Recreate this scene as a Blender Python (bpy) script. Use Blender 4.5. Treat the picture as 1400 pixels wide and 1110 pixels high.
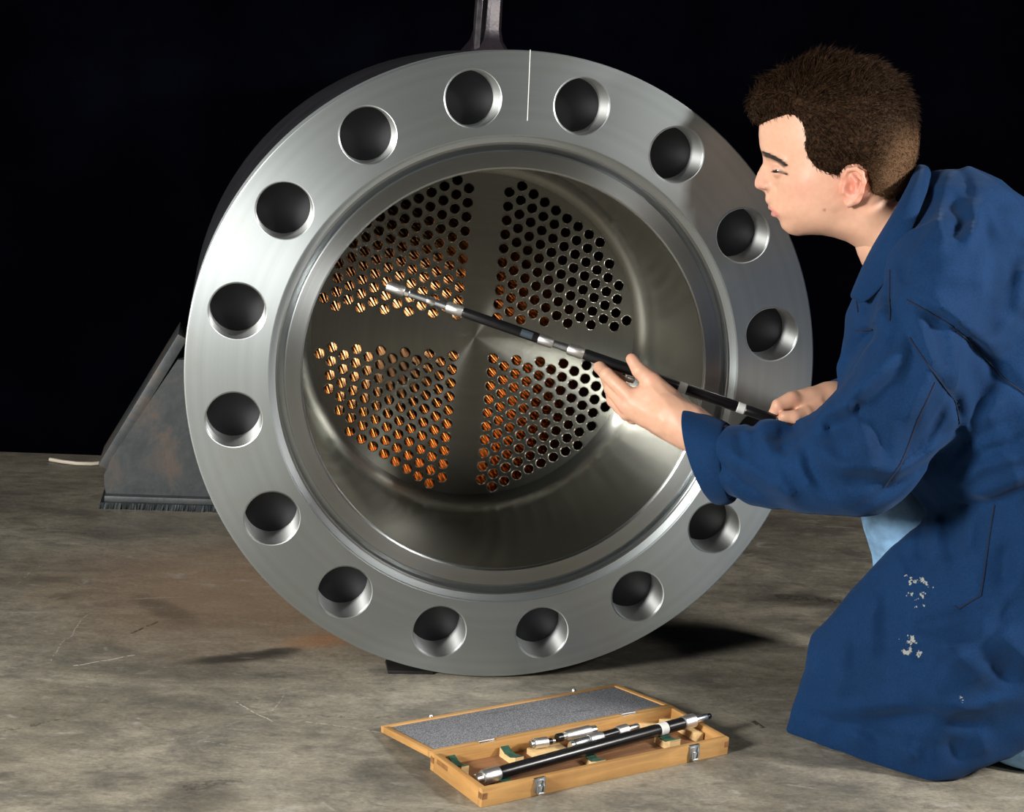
import bpy, bmesh, math, random
import numpy as np
from mathutils import Vector, Matrix
random.seed(7); np.random.seed(7)
for o in list(bpy.data.objects): bpy.data.objects.remove(o)
SC = bpy.context.scene
COL = SC.collection
# ------------------------------------------------------------------ camera
FPX = 2220.0
CAM = np.array([-0.426905, -2.355757, 0.918378])
BM = np.array([[0.98304576, 0.04292070, 0.17826624],
               [-0.16567035, -0.20872430, 0.96383998],
               [0.07857819, -0.97703223, -0.19807485]])   # rows: world axes in (right, down, forward)
cd = bpy.data.cameras.new('camera'); cam = bpy.data.objects.new('camera', cd); COL.objects.link(cam)
cd.sensor_fit = 'HORIZONTAL'; cd.sensor_width = 36.0; cd.lens = FPX / 1400 * 36.0
cd.clip_start = 0.05
m4 = Matrix.Identity(4)
for r in range(3):
    m4[r][0] = BM[r, 0]; m4[r][1] = -BM[r, 1]; m4[r][2] = -BM[r, 2]; m4[r][3] = CAM[r]
cam.matrix_world = m4
SC.camera = cam
# ------------------------------------------------------------------ light
SC.view_settings.view_transform = 'Standard'; SC.view_settings.look = 'None'
SC.view_settings.exposure = 0.0; SC.view_settings.gamma = 1.0; SC.view_settings.use_curve_mapping = False
w = bpy.data.worlds.new('world'); SC.world = w; w.use_nodes = True
w.node_tree.nodes['Background'].inputs[0].default_value = (0.55, 0.6, 0.7, 1)
w.node_tree.nodes['Background'].inputs[1].default_value = 0.006
def area(name, loc, target, size, power, color=(1, 1, 1), spread=math.pi, sy=None):
    l = bpy.data.lights.new(name, 'AREA'); l.size = size; l.energy = power; l.color = color; l.spread = spread
    if sy: l.shape = 'RECTANGLE'; l.size_y = sy
    o = bpy.data.objects.new(name, l); COL.objects.link(o); o.location = loc
    o.rotation_euler = (Vector(target) - Vector(loc)).to_track_quat('-Z', 'Y').to_euler()
    return o
area('key_strobe', (-2.15, -1.75, 1.05), (0.15, 0.0, 0.45), 0.45, 125, (1.0, 0.97, 0.92))
area('side_strobe', (1.95, -1.2, 1.28), (0.1, 0.0, 0.6), 0.20, 58, (1.0, 0.96, 0.92))
area('high_strobe', (1.40, -2.1, 1.72), (0.1, 0.0, 0.5), 0.22, 11, (1.0, 0.97, 0.93))
area('lamp_behind_tubes', (-0.13, 1.12, 0.425), (-0.11, 0.5, 0.43), 0.115, 0.24, (1.0, 0.88, 0.70))
# ------------------------------------------------------------------ helpers
def V(px, py, d):                       # a point of the place from its direction and its distance in front of the lens
    r = BM @ np.array([(px - 700) / FPX, (py - 555) / FPX, 1.0])
    return CAM + r * d
def Pw(px, py, y):
    r = BM @ np.array([(px - 700) / FPX, (py - 555) / FPX, 1.0])
    return CAM + r * (y - CAM[1]) / r[1]
def Fl(px, py, z=0.0):
    r = BM @ np.array([(px - 700) / FPX, (py - 555) / FPX, 1.0])
    return CAM + r * (z - CAM[2]) / r[2]
def tag(o, label=None, cat=None, group=None, kind=None):
    if label: o['label'] = label
    if cat: o['category'] = cat
    if group: o['group'] = group
    if kind: o['kind'] = kind
    return o
def empty(name, loc=(0, 0, 0), rz=0.0):
    o = bpy.data.objects.new(name, None); COL.objects.link(o); o.location = loc; o.rotation_euler = (0, 0, rz)
    o.empty_display_size = 0.05
    return o
def link(name, me, mats, parent=None, loc=(0, 0, 0)):
    o = bpy.data.objects.new(name, me); COL.objects.link(o)
    if not isinstance(mats, (list, tuple)): mats = [mats]
    if len(me.materials) == 0:
        for m in mats: me.materials.append(m)
    o.location = loc
    if parent: o.parent = parent
    return o
def bm_mesh(name, bm, smooth=True, angle=35):
    bmesh.ops.recalc_face_normals(bm, faces=bm.faces)
    me = bpy.data.meshes.new(name); bm.to_mesh(me); bm.free()
    if smooth:
        me.polygons.foreach_set('use_smooth', [True] * len(me.polygons))
        me.set_sharp_from_angle(angle=math.radians(angle))
    return me
def np_mesh(name, v, f, smooth=True, angle=None):
    me = bpy.data.meshes.new(name); me.from_pydata([tuple(map(float, p)) for p in v], [], [tuple(map(int, p)) for p in f]); me.update()
    if smooth: me.polygons.foreach_set('use_smooth', [True] * len(me.polygons))
    if angle: me.set_sharp_from_angle(angle=math.radians(angle))
    return me
def lathe(bm, prof, n=96, M=None, close=False, mat=0):
    """revolve (radius, height) profile about local Z, M maps to place"""
    rings = []
    for r, h in prof:
        if r < 1e-6: rings.append([bm.verts.new(M @ Vector((0, 0, h)) if M else (0, 0, h))])
        else:
            ring = []
            for i in range(n):
                a = 2 * math.pi * i / n
                p = Vector((r * math.cos(a), r * math.sin(a), h))
                ring.append(bm.verts.new(M @ p if M else p))
            rings.append(ring)
    pairs = list(zip(rings[:-1], rings[1:]))
    if close: pairs.append((rings[-1], rings[0]))
    for A, Bq in pairs:
        for i in range(n):
            j = (i + 1) % n
            if len(A) == 1 and len(Bq) == 1: continue
            if len(A) == 1: f = bm.faces.new((A[0], Bq[j], Bq[i]))
            elif len(Bq) == 1: f = bm.faces.new((A[i], A[j], Bq[0]))
            else: f = bm.faces.new((A[i], A[j], Bq[j], Bq[i]))
            f.material_index = mat
def axis_matrix(a, b):
    """matrix whose local Z runs from a to b, origin a"""
    a = Vector(a); d = (Vector(b) - a).normalized()
    q = d.to_track_quat('Z', 'Y')
    return Matrix.Translation(a) @ q.to_matrix().to_4x4()
def box(bm, c, s, M=None, bev=0.0, mat=0):
    r = bmesh.ops.create_cube(bm, size=1.0)
    vs = r['verts']
    for v in vs: v.co = Vector((v.co.x * s[0] + c[0], v.co.y * s[1] + c[1], v.co.z * s[2] + c[2]))
    fs = set(f for v in vs for f in v.link_faces)
    for f in fs: f.material_index = mat
    if bev > 0:
        es = list(set(e for v in vs for e in v.link_edges))
        r2 = bmesh.ops.bevel(bm, geom=es, offset=bev, segments=2, profile=0.5, affect='EDGES')
        vs = list(set(v for f in r2['faces'] for v in f.verts) | set(v for v in vs if v.is_valid))
        for f in r2['faces']: f.material_index = mat
    if M is not None:
        for v in vs: v.co = M @ v.co
    return vs
def prism(bm, pts, y0, y1, M=None, mat=0):
    """polygon pts (x,z) extruded from y0 to y1"""
    A = [bm.verts.new((p[0], y0, p[1])) for p in pts]; Bq = [bm.verts.new((p[0], y1, p[1])) for p in pts]
    n = len(pts); fs = [bm.faces.new(A), bm.faces.new(Bq[::-1])]
    for i in range(n): fs.append(bm.faces.new((A[i], Bq[i], Bq[(i + 1) % n], A[(i + 1) % n])))
    for f in fs: f.material_index = mat
    if M is not None:
        for v in A + Bq: v.co = M @ v.co
    return A + Bq
def tube(bm, pts, r, n=8, mat=0, cap=True):
    pts = [Vector(p) for p in pts]; rr = r if isinstance(r, (list, tuple)) else [r] * len(pts)
    rings = []; ref = None
    for i, p in enumerate(pts):
        d = (pts[min(i + 1, len(pts) - 1)] - pts[max(i - 1, 0)]).normalized()
        if ref is None: ref = d.orthogonal().normalized()
        u = (ref - d * ref.dot(d)).normalized(); ref = u; v = d.cross(u)
        rings.append([bm.verts.new(p + rr[i] * (math.cos(2 * math.pi * k / n) * u + math.sin(2 * math.pi * k / n) * v)) for k in range(n)])
    fs = []
    for A, Bq in zip(rings[:-1], rings[1:]):
        for k in range(n): fs.append(bm.faces.new((A[k], A[(k + 1) % n], Bq[(k + 1) % n], Bq[k])))
    if cap: fs.append(bm.faces.new(rings[0][::-1])); fs.append(bm.faces.new(rings[-1]))
    for f in fs: f.material_index = mat
# ------------------------------------------------------------------ materials
def mat(name): 
    m = bpy.data.materials.new(name); m.use_nodes = True
    nt = m.node_tree; return m, nt, nt.nodes['Principled BSDF']
def N(nt, t, **kw):
    n = nt.nodes.new(t)
    for k, v in kw.items(): setattr(n, k, v)
    return n
def ramp(nt, fac, stops):
    r = N(nt, 'ShaderNodeValToRGB'); e = r.color_ramp.elements
    while len(e) < len(stops): e.new(0.5)
    for i, (p, c) in enumerate(stops): e[i].position = p; e[i].color = (*c, 1) if len(c) == 3 else c
    nt.links.new(fac, r.inputs[0]); return r.outputs[0]
def noise(nt, vec, scale, detail=4, rough=0.55, dist=0.0):
    n = N(nt, 'ShaderNodeTexNoise'); n.inputs['Scale'].default_value = scale; n.inputs['Detail'].default_value = detail
    n.inputs['Roughness'].default_value = rough; n.inputs['Distortion'].default_value = dist
    if vec is not None: nt.links.new(vec, n.inputs['Vector'])
    return n.outputs['Fac']
def mapping(nt, vec, scale=(1, 1, 1), loc=(0, 0, 0), rot=(0, 0, 0)):
    m = N(nt, 'ShaderNodeMapping'); m.inputs['Scale'].default_value = scale; m.inputs['Location'].default_value = loc; m.inputs['Rotation'].default_value = rot
    nt.links.new(vec, m.inputs['Vector']); return m.outputs[0]
def mix(nt, fac, a, b, mode='MIX'):
    n = N(nt, 'ShaderNodeMix', data_type='RGBA', blend_type=mode)
    for s, v in ((0, fac), (6, a), (7, b)):
        if hasattr(v, 'links') or hasattr(v, 'is_linked'): nt.links.new(v, n.inputs[s])
        else: n.inputs[s].default_value = v if s == 0 else ((*v, 1) if len(v) == 3 else v)
    return n.outputs[2]
def math_(nt, op, a, b=None, clamp=False):
    n = N(nt, 'ShaderNodeMath', operation=op); n.use_clamp = clamp
    for i, v in enumerate((a, b)):
        if v is None: continue
        if hasattr(v, 'is_linked'): nt.links.new(v, n.inputs[i])
        else: n.inputs[i].default_value = v
    return n.outputs[0]
def bump(nt, b, h, strength=0.2, dist=0.01, prev=None):
    n = N(nt, 'ShaderNodeBump'); n.inputs['Strength'].default_value = strength; n.inputs['Distance'].default_value = dist
    nt.links.new(h, n.inputs['Height'])
    if prev is not None: nt.links.new(prev, n.inputs['Normal'])
    nt.links.new(n.outputs[0], b.inputs['Normal']); return n.outputs[0]
def simple(name, col, rough=0.5, metal=0.0, nscale=0, namt=0.15, bscale=0, bstr=0.1, bdist=0.002, spec=0.5):
    m, nt, b = mat(name)
    b.inputs['Roughness'].default_value = rough; b.inputs['Metallic'].default_value = metal
    b.inputs['Specular IOR Level'].default_value = spec
    b.inputs['Base Color'].default_value = (*col, 1)
    tc = N(nt, 'ShaderNodeTexCoord').outputs['Object']
    if nscale:
        f = noise(nt, tc, nscale, 5)
        c = ramp(nt, f, [(0.3, tuple(x * (1 - namt) for x in col)), (0.7, tuple(min(1, x * (1 + namt)) for x in col))])
        nt.links.new(c, b.inputs['Base Color'])
    if bscale: bump(nt, b, noise(nt, tc, bscale, 4), bstr, bdist)
    return m
RC = 0.48     # vessel centre height / flange radius
def turned(name, col, rough, aniso=0.75, bstr=0.05, rings=900.0, axis='Y', stain=True, rot=0.25):
    """lathe-turned metal: radial tangent, fine concentric tool marks"""
    m, nt, b = mat(name)
    b.inputs['Metallic'].default_value = 1.0; b.inputs['Roughness'].default_value = rough
    b.inputs['Anisotropic'].default_value = aniso; b.inputs['Anisotropic Rotation'].default_value = rot
    t = N(nt, 'ShaderNodeTangent', direction_type='RADIAL', axis=axis); nt.links.new(t.outputs[0], b.inputs['Tangent'])
    g = N(nt, 'ShaderNodeNewGeometry').outputs['Position']
    sx = N(nt, 'ShaderNodeSeparateXYZ'); nt.links.new(g, sx.inputs[0])
    zc = math_(nt, 'SUBTRACT', sx.outputs['Z'], RC)
    r = math_(nt, 'SQRT', math_(nt, 'ADD', math_(nt, 'MULTIPLY', sx.outputs['X'], sx.outputs['X']), math_(nt, 'MULTIPLY', zc, zc)))
    cv = N(nt, 'ShaderNodeCombineXYZ'); nt.links.new(math_(nt, 'MULTIPLY', r, rings), cv.inputs[0]); nt.links.new(math_(nt, 'MULTIPLY', sx.outputs['Y'], rings), cv.inputs[1])
    nz = noise(nt, cv.outputs[0], 1.0, 3, 0.6)
    cv2 = N(nt, 'ShaderNodeCombineXYZ'); nt.links.new(math_(nt, 'MULTIPLY', r, 60.0), cv2.inputs[0])
    nz2 = noise(nt, cv2.outputs[0], 1.0, 3)
    c = ramp(nt, nz2, [(0.3, tuple(x * 0.93 for x in col)), (0.7, tuple(x * 1.05 for x in col))])
    if stain:
        s = noise(nt, g, 9.0, 6, 0.65)
        sm = ramp(nt, s, [(0.56, (0, 0, 0)), (0.75, (1, 1, 1))])
        c = mix(nt, math_(nt, 'MULTIPLY', sm, 0.35), c, tuple(x * y for x, y in zip(col, (0.9, 0.82, 0.66))))
    nt.links.new(c, b.inputs['Base Color'])
    rr = N(nt, 'ShaderNodeMapRange'); rr.inputs['To Min'].default_value = rough * 0.85; rr.inputs['To Max'].default_value = rough * 1.15
    nt.links.new(nz, rr.inputs[0]); nt.links.new(rr.outputs[0], b.inputs['Roughness'])
    bump(nt, b, nz, bstr, 0.0006)
    return m
M_face = turned('turned_steel', (0.53, 0.58, 0.595), 0.46, 0.62)
M_ledge = turned('ledge_steel', (0.54, 0.57, 0.58), 0.31, 0.85)
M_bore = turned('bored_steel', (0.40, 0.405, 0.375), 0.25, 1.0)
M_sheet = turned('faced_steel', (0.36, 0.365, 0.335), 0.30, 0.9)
M_hole = simple('drilled_steel', (0.55, 0.57, 0.57), 0.22, 1.0)
M_rim = simple('tube_end_steel', (0.66, 0.64, 0.58), 0.2, 1.0)
M_cop = simple('copper', (0.93, 0.53, 0.24), 0.12, 1.0, 200, 0.2)
M_forge = simple('dark_forging', (0.012, 0.012, 0.016), 0.55, 0.0, 12, 0.4)
M_black = simple('black_void', (0.004, 0.004, 0.004), 0.9)
def steel_plate(name, base, rust_hue, rough=0.55):
    m, nt, b = mat(name)
    tc = N(nt, 'ShaderNodeTexCoord').outputs['Object']
    f = noise(nt, tc, 9, 8, 0.65, 0.6)
    c = ramp(nt, f, [(0.32, tuple(x * 0.6 for x in base)), (0.5, base), (0.63, rust_hue), (0.74, tuple(min(1, x * 1.6) for x in base))])
    nt.links.new(c, b.inputs['Base Color']); b.inputs['Metallic'].default_value = 0.35; b.inputs['Roughness'].default_value = rough
    bump(nt, b, noise(nt, tc, 60, 5), 0.25, 0.003)
    return m
M_plate = steel_plate('hot_rolled_plate', (0.075, 0.085, 0.09), (0.13, 0.105, 0.09))
M_cut = steel_plate('flame_cut_edge', (0.05, 0.06, 0.065), (0.08, 0.085, 0.085), 0.4)
M_post = steel_plate('painted_nozzle_steel', (0.018, 0.014, 0.019), (0.03, 0.018, 0.017), 0.4)
# ------------------------------------------------------------------ setting
def floor_material():
    m, nt, b = mat('stained_concrete')
    g = N(nt, 'ShaderNodeNewGeometry').outputs['Position']
    big = noise(nt, mapping(nt, g, (1.2, 2.0, 1), (3.1, 1.2, 0)), 2.2, 6, 0.6, 0.8)
    c = ramp(nt, big, [(0.30, (0.155, 0.145, 0.118)), (0.5, (0.255, 0.236, 0.192)), (0.68, (0.33, 0.308, 0.255))])
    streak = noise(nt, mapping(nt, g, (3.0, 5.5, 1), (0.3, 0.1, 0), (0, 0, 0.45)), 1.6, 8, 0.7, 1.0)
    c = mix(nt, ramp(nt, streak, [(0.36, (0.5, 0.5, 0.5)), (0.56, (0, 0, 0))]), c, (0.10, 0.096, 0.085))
    fine = noise(nt, mapping(nt, g, (16, 30, 1), (0, 0, 0), (0, 0, 0.3)), 2.0, 8, 0.75)
    c = mix(nt, 0.45, c, ramp(nt, fine, [(0.3, (0.30, 0.29, 0.27)), (0.7, (0.70, 0.68, 0.62))]), 'OVERLAY')
    mott = noise(nt, mapping(nt, g, (1.0, 1.7, 1), (7, 3, 0), (0, 0, 0.5)), 7.0, 9, 0.72, 0.5)
    c = mix(nt, ramp(nt, mott, [(0.36, (0.62, 0.62, 0.62)), (0.52, (0, 0, 0))]), c, (0.085, 0.083, 0.076))
    mott2 = noise(nt, mapping(nt, g, (1.0, 2.2, 1), (1, 9, 0), (0, 0, 0.4)), 19.0, 8, 0.75, 0.4)
    c = mix(nt, ramp(nt, mott2, [(0.34, (0.6, 0.6, 0.6)), (0.46, (0, 0, 0))]), c, (0.09, 0.085, 0.075))
    c = mix(nt, ramp(nt, mott2, [(0.56, (0, 0, 0)), (0.72, (0.45, 0.45, 0.45))]), c, (0.44, 0.42, 0.36))
    # warm brown patches left of the flange, then small dark ones
    def blob(cx, cy, sx_, sy_, rot, lo, hi, warp=0.18):
        p = mapping(nt, g, (1, 1, 0), (0, 0, 0))
        w_ = N(nt, 'ShaderNodeTexNoise'); w_.inputs['Scale'].default_value = 6; w_.inputs['Detail'].default_value = 5; nt.links.new(p, w_.inputs['Vector'])
        add = N(nt, 'ShaderNodeVectorMath', operation='MULTIPLY_ADD'); nt.links.new(w_.outputs['Color'], add.inputs[0]); add.inputs[1].default_value = (warp, warp, 0); nt.links.new(p, add.inputs[2])
        sub = N(nt, 'ShaderNodeVectorMath', operation='SUBTRACT'); nt.links.new(add.outputs[0], sub.inputs[0]); sub.inputs[1].default_value = (cx + warp / 2, cy + warp / 2, 0)
        rt = N(nt, 'ShaderNodeVectorRotate', rotation_type='Z_AXIS'); nt.links.new(sub.outputs[0], rt.inputs[0]); rt.inputs['Angle'].default_value = -rot
        q = mapping(nt, rt.outputs[0], (1 / sx_, 1 / sy_, 0))
        ln = N(nt, 'ShaderNodeVectorMath', operation='LENGTH'); nt.links.new(q, ln.inputs[0])
        mr = N(nt, 'ShaderNodeMapRange', interpolation_type='SMOOTHSTEP'); mr.inputs['From Min'].default_value = lo; mr.inputs['From Max'].default_value = hi
        mr.inputs['To Min'].default_value = 1; mr.inputs['To Max'].default_value = 0; nt.links.new(ln.outputs['Value'], mr.inputs[0])
        return mr.outputs[0]
    rust_hue = blob(-0.32, 0.42, 0.52, 0.46, 0.2, 0.15, 1.0)
    c = mix(nt, math_(nt, 'MULTIPLY', rust_hue, 0.55), c, (0.40, 0.255, 0.155))
    rust_hue2 = blob(-0.24, 0.16, 0.12, 0.05, 0.35, 0.1, 1.0, 0.08)
    c = mix(nt, math_(nt, 'MULTIPLY', rust_hue2, 0.55), c, (0.45, 0.22, 0.10))
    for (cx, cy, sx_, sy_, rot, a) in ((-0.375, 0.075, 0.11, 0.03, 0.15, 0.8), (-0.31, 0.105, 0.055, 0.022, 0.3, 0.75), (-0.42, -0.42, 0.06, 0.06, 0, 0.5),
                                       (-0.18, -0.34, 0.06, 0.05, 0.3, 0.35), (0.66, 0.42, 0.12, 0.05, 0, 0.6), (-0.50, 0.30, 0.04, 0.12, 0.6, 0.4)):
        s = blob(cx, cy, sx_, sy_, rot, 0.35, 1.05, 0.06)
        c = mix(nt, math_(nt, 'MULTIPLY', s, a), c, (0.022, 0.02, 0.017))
    # pale scratches
    for i, (rot, sc, th) in enumerate(((0.35, 1.3, 0.006), (-0.5, 1.0, 0.005), (1.2, 0.9, 0.004))):
        p = mapping(nt, g, (sc, sc * 2.2, 0), (i * 3.7, i * 1.9, 0), (0, 0, rot))
        v = N(nt, 'ShaderNodeTexNoise'); v.inputs['Scale'].default_value = 1.7; v.inputs['Detail'].default_value = 1.0; nt.links.new(p, v.inputs['Vector'])
        d = math_(nt, 'ABSOLUTE', math_(nt, 'SUBTRACT', v.outputs['Fac'], 0.5))
        ln = ramp(nt, d, [(0.0, (1, 1, 1)), (th, (0, 0, 0))])
        brk = ramp(nt, noise(nt, p, 9 + i, 3), [(0.55, (0, 0, 0)), (0.62, (1, 1, 1))])
        c = mix(nt, math_(nt, 'MULTIPLY', math_(nt, 'MULTIPLY', ln, brk), 0.5), c, (0.42, 0.41, 0.37))
    def scratch(p0, p1, wd, amt, colr, gap):
        a_, b_ = Fl(*p0), Fl(*p1); d_ = b_ - a_; L_ = float(np.hypot(d_[0], d_[1])); ux, uy = d_[0] / L_, d_[1] / L_
        wob = N(nt, 'ShaderNodeTexNoise'); wob.inputs['Scale'].default_value = 14; nt.links.new(g, wob.inputs['Vector'])
        sub = N(nt, 'ShaderNodeVectorMath', operation='SUBTRACT'); nt.links.new(g, sub.inputs[0]); sub.inputs[1].default_value = (a_[0], a_[1], 0)
        dt = N(nt, 'ShaderNodeVectorMath', operation='DOT_PRODUCT'); nt.links.new(sub.outputs[0], dt.inputs[0]); dt.inputs[1].default_value = (ux, uy, 0)
        dn = N(nt, 'ShaderNodeVectorMath', operation='DOT_PRODUCT'); nt.links.new(sub.outputs[0], dn.inputs[0]); dn.inputs[1].default_value = (-uy, ux, 0)
        off = math_(nt, 'ADD', dn.outputs['Value'], math_(nt, 'MULTIPLY', math_(nt, 'SUBTRACT', wob.outputs['Fac'], 0.5), 0.02))
        k1 = math_(nt, 'LESS_THAN', math_(nt, 'ABSOLUTE', off), wd)
        k2 = math_(nt, 'LESS_THAN', math_(nt, 'ABSOLUTE', math_(nt, 'SUBTRACT', dt.outputs['Value'], L_ / 2)), L_ / 2)
        k3 = ramp(nt, noise(nt, g, 130, 2), [(gap, (0, 0, 0)), (gap + 0.08, (1, 1, 1))])
        return mix(nt, math_(nt, 'MULTIPLY', math_(nt, 'MULTIPLY', math_(nt, 'MULTIPLY', k1, k2), k3), amt), c, colr)
    PALE, DARK = (0.55, 0.53, 0.47), (0.03, 0.028, 0.025)
    for args in (((100, 910), (185, 896), 0.0014, 0.8, PALE, 0.38), ((322, 960), (372, 988), 0.0012, 0.7, PALE, 0.42), ((415, 985), (540, 1003), 0.0012, 0.55, PALE, 0.45), ((68, 903), (118, 840), 0.0010, 0.45, PALE, 0.45),
                 ((372, 972), (388, 950), 0.0010, 0.5, PALE, 0.45), ((560, 985), (700, 972), 0.0010, 0.4, PALE, 0.5), ((20, 800), (60, 770), 0.0012, 0.5, PALE, 0.5), ((180, 866), (216, 850), 0.0022, 0.7, DARK, 0.40), 
                 ((0, 998), (90, 984), 0.004, 0.5, DARK, 0.48), ((400, 978), (560, 980), 0.004, 0.4, DARK, 0.5), ((1030, 985), (1045, 995), 0.004, 0.8, DARK, 0.40), ((250, 1078), (330, 1066), 0.010, 0.4, DARK, 0.46), ((1060, 815), (1150, 822), 0.012, 0.6, DARK, 0.46), ((230, 1010), (330, 1020), 0.0012, 0.4, PALE, 0.5)): c = scratch(*args)
    grit = noise(nt, mapping(nt, g, (140, 200, 1)), 1.0, 5, 0.7)
    c = mix(nt, 0.5, c, ramp(nt, grit, [(0.32, (0.30, 0.295, 0.29)), (0.66, (0.70, 0.69, 0.67))]), 'OVERLAY')
    chips = ramp(nt, noise(nt, mapping(nt, g, (16, 34, 1), (2, 5, 0)), 2.3, 3), [(0.70, (0, 0, 0)), (0.74, (1, 1, 1))])
    c = mix(nt, math_(nt, 'MULTIPLY', chips, 0.5), c, (0.40, 0.38, 0.33))
    nt.links.new(c, b.inputs['Base Color'])
    rr = ramp(nt, big, [(0.3, (0.38,) * 3), (0.7, (0.6,) * 3)]); nt.links.new(rr, b.inputs['Roughness'])
    bump(nt, b, fine, 0.25, 0.002)
    return m
bm = bmesh.new(); box(bm, (0.3, -0.35, -0.05), (7.0, 4.4, 0.1))
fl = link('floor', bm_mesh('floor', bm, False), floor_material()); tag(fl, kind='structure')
M_wall = simple('black_backdrop', (0.0008, 0.0009, 0.0020), 0.95, 0, 3, 0.5, 0, spec=0.0)
bm = bmesh.new(); box(bm, (0.3, 1.45, 1.75), (7.0, 0.2, 3.5))
wb = link('wall_back', bm_mesh('wall_back', bm, False), M_wall); tag(wb, kind='structure')
# ------------------------------------------------------------------ the vessel
def circ(r, n, cx=0.0, cy=0.0, ph=0.0): return [(cx + r * math.cos(ph + 2 * math.pi * i / n), cy + r * math.sin(ph + 2 * math.pi * i / n)) for i in range(n)]
def plate_with_holes(name, loops, half, bevel=0.0):
    """flat plate whose outline and holes are the given loops, in local XY, thickness 2*half"""
    cu = bpy.data.curves.new(name, 'CURVE'); cu.dimensions = '2D'; cu.fill_mode = 'BOTH'; cu.extrude = half; cu.bevel_depth = bevel; cu.bevel_resolution = 1
    for L in loops:
        s = cu.splines.new('POLY'); s.points.add(len(L) - 1); s.use_cyclic_u = True
        s.points.foreach_set('co', [c for p in L for c in (p[0], p[1], 0, 1)])
    o = bpy.data.objects.new(name, cu); COL.objects.link(o)
    bpy.context.view_layer.update()
    dg = bpy.context.evaluated_depsgraph_get()
    me = bpy.data.meshes.new_from_object(o.evaluated_get(dg)); me.name = name
    bpy.data.objects.remove(o); bpy.data.curves.remove(cu)
    return me
ROT = Matrix(((1, 0, 0), (0, 0, 1), (0, -1, 0)))      # local z -> world -y (towards the lens), local y -> world z ... (x, y, z) -> (x, -z, y)
def toY(p): return Vector((p[0], -p[2], p[1] + RC))   # face plane at y = 0, depth = -z
ves = empty('heat_exchanger', (0, 0.3, 0))
tag(ves, 'huge steel heat exchanger on its side, round bolt-hole flange and copper tube ends facing out', 'machine')
OFF = Vector((0, -0.3, 0))
R_B, R_H, PH = 0.41193, 0.0400, math.radians(101.8)
hc = [(R_B * math.cos(PH - k * math.pi / 8), R_B * math.sin(PH - k * math.pi / 8)) for k in range(16)]
R_OUT, R_IN, TH = 0.4775, 0.357, 0.068
loops = [circ(R_OUT - 0.002, 192), circ(R_IN, 160)] + [circ(R_H + 0.0026, 48, *c) for c in hc]
me = plate_with_holes('flange', loops, TH / 2 - 0.002, 0.002)
bm = bmesh.new(); bm.from_mesh(me)
bmesh.ops.remove_doubles(bm, verts=bm.verts, dist=1e-5)
for v in bm.verts: v.co = toY((v.co.x, v.co.y, v.co.z - TH / 2)) + OFF
# gasket recess, ledge, bore and the shallow fillet to the tube sheet (radius, depth)
PY = lambda pr: [(r, -d) for r, d in pr]
MY = Matrix.Translation(Vector((0, 0, RC)) + OFF) @ Matrix(((1, 0, 0, 0), (0, 0, -1, 0), (0, 1, 0, 0), (0, 0, 0, 1)))
lathe(bm, PY([(0.357, 0.0015), (0.3545, 0.004), (0.346, 0.0085)]), 160, MY)
bmesh.ops.remove_doubles(bm, verts=bm.verts, dist=1e-5)
fme = bm_mesh('flange', bm, True, 22)
flange = link('flange', fme, [M_face], ves)
bm = bmesh.new()
lathe(bm, PY([(0.346, 0.0085), (0.3435, 0.009), (0.3425, 0.010), (0.3425, 0.024), (0.3415, 0.025), (0.3335, 0.025), (0.3325, 0.024), (0.3325, 0.0125), (0.3315, 0.0115),
              (0.3095, 0.013), (0.3070, 0.0145), (0.3060, 0.017)]), 160, MY)
link('gasket_ledge', bm_mesh('gasket_ledge', bm, True, 22), M_ledge, ves)
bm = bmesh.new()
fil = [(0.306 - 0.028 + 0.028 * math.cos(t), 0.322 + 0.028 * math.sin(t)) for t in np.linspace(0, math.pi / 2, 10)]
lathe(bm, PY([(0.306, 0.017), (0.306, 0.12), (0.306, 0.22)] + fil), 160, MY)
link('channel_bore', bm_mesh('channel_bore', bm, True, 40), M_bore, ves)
# blind bolt holes: chamfer, reamed wall, drill-point bottom
MH = Matrix(((1, 0, 0, 0), (0, 0, -1, 0), (0, 1, 0, 0), (0, 0, 0, 1)))
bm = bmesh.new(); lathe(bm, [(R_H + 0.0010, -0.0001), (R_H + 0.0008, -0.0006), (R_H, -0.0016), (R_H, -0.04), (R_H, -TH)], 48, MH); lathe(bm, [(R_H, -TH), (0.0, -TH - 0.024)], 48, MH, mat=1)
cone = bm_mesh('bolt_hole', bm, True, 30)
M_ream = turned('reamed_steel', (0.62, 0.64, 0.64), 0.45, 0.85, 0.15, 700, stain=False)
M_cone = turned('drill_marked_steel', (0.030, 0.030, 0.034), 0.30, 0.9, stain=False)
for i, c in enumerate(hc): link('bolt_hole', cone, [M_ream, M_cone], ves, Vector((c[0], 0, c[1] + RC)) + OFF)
# rough dark outside of the forged channel and the shell behind
bm = bmesh.new(); lathe(bm, PY([(0.360, TH - 0.0005), (0.4755, TH - 0.0005), (0.4775, 0.09), (0.4775, 0.50), (0.44, 0.52), (0.43, 0.52), (0.43, 1.20), (0.0, 1.20)]), 128, MY)
link('shell', bm_mesh('shell', bm, True, 40), M_forge, ves)
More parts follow.
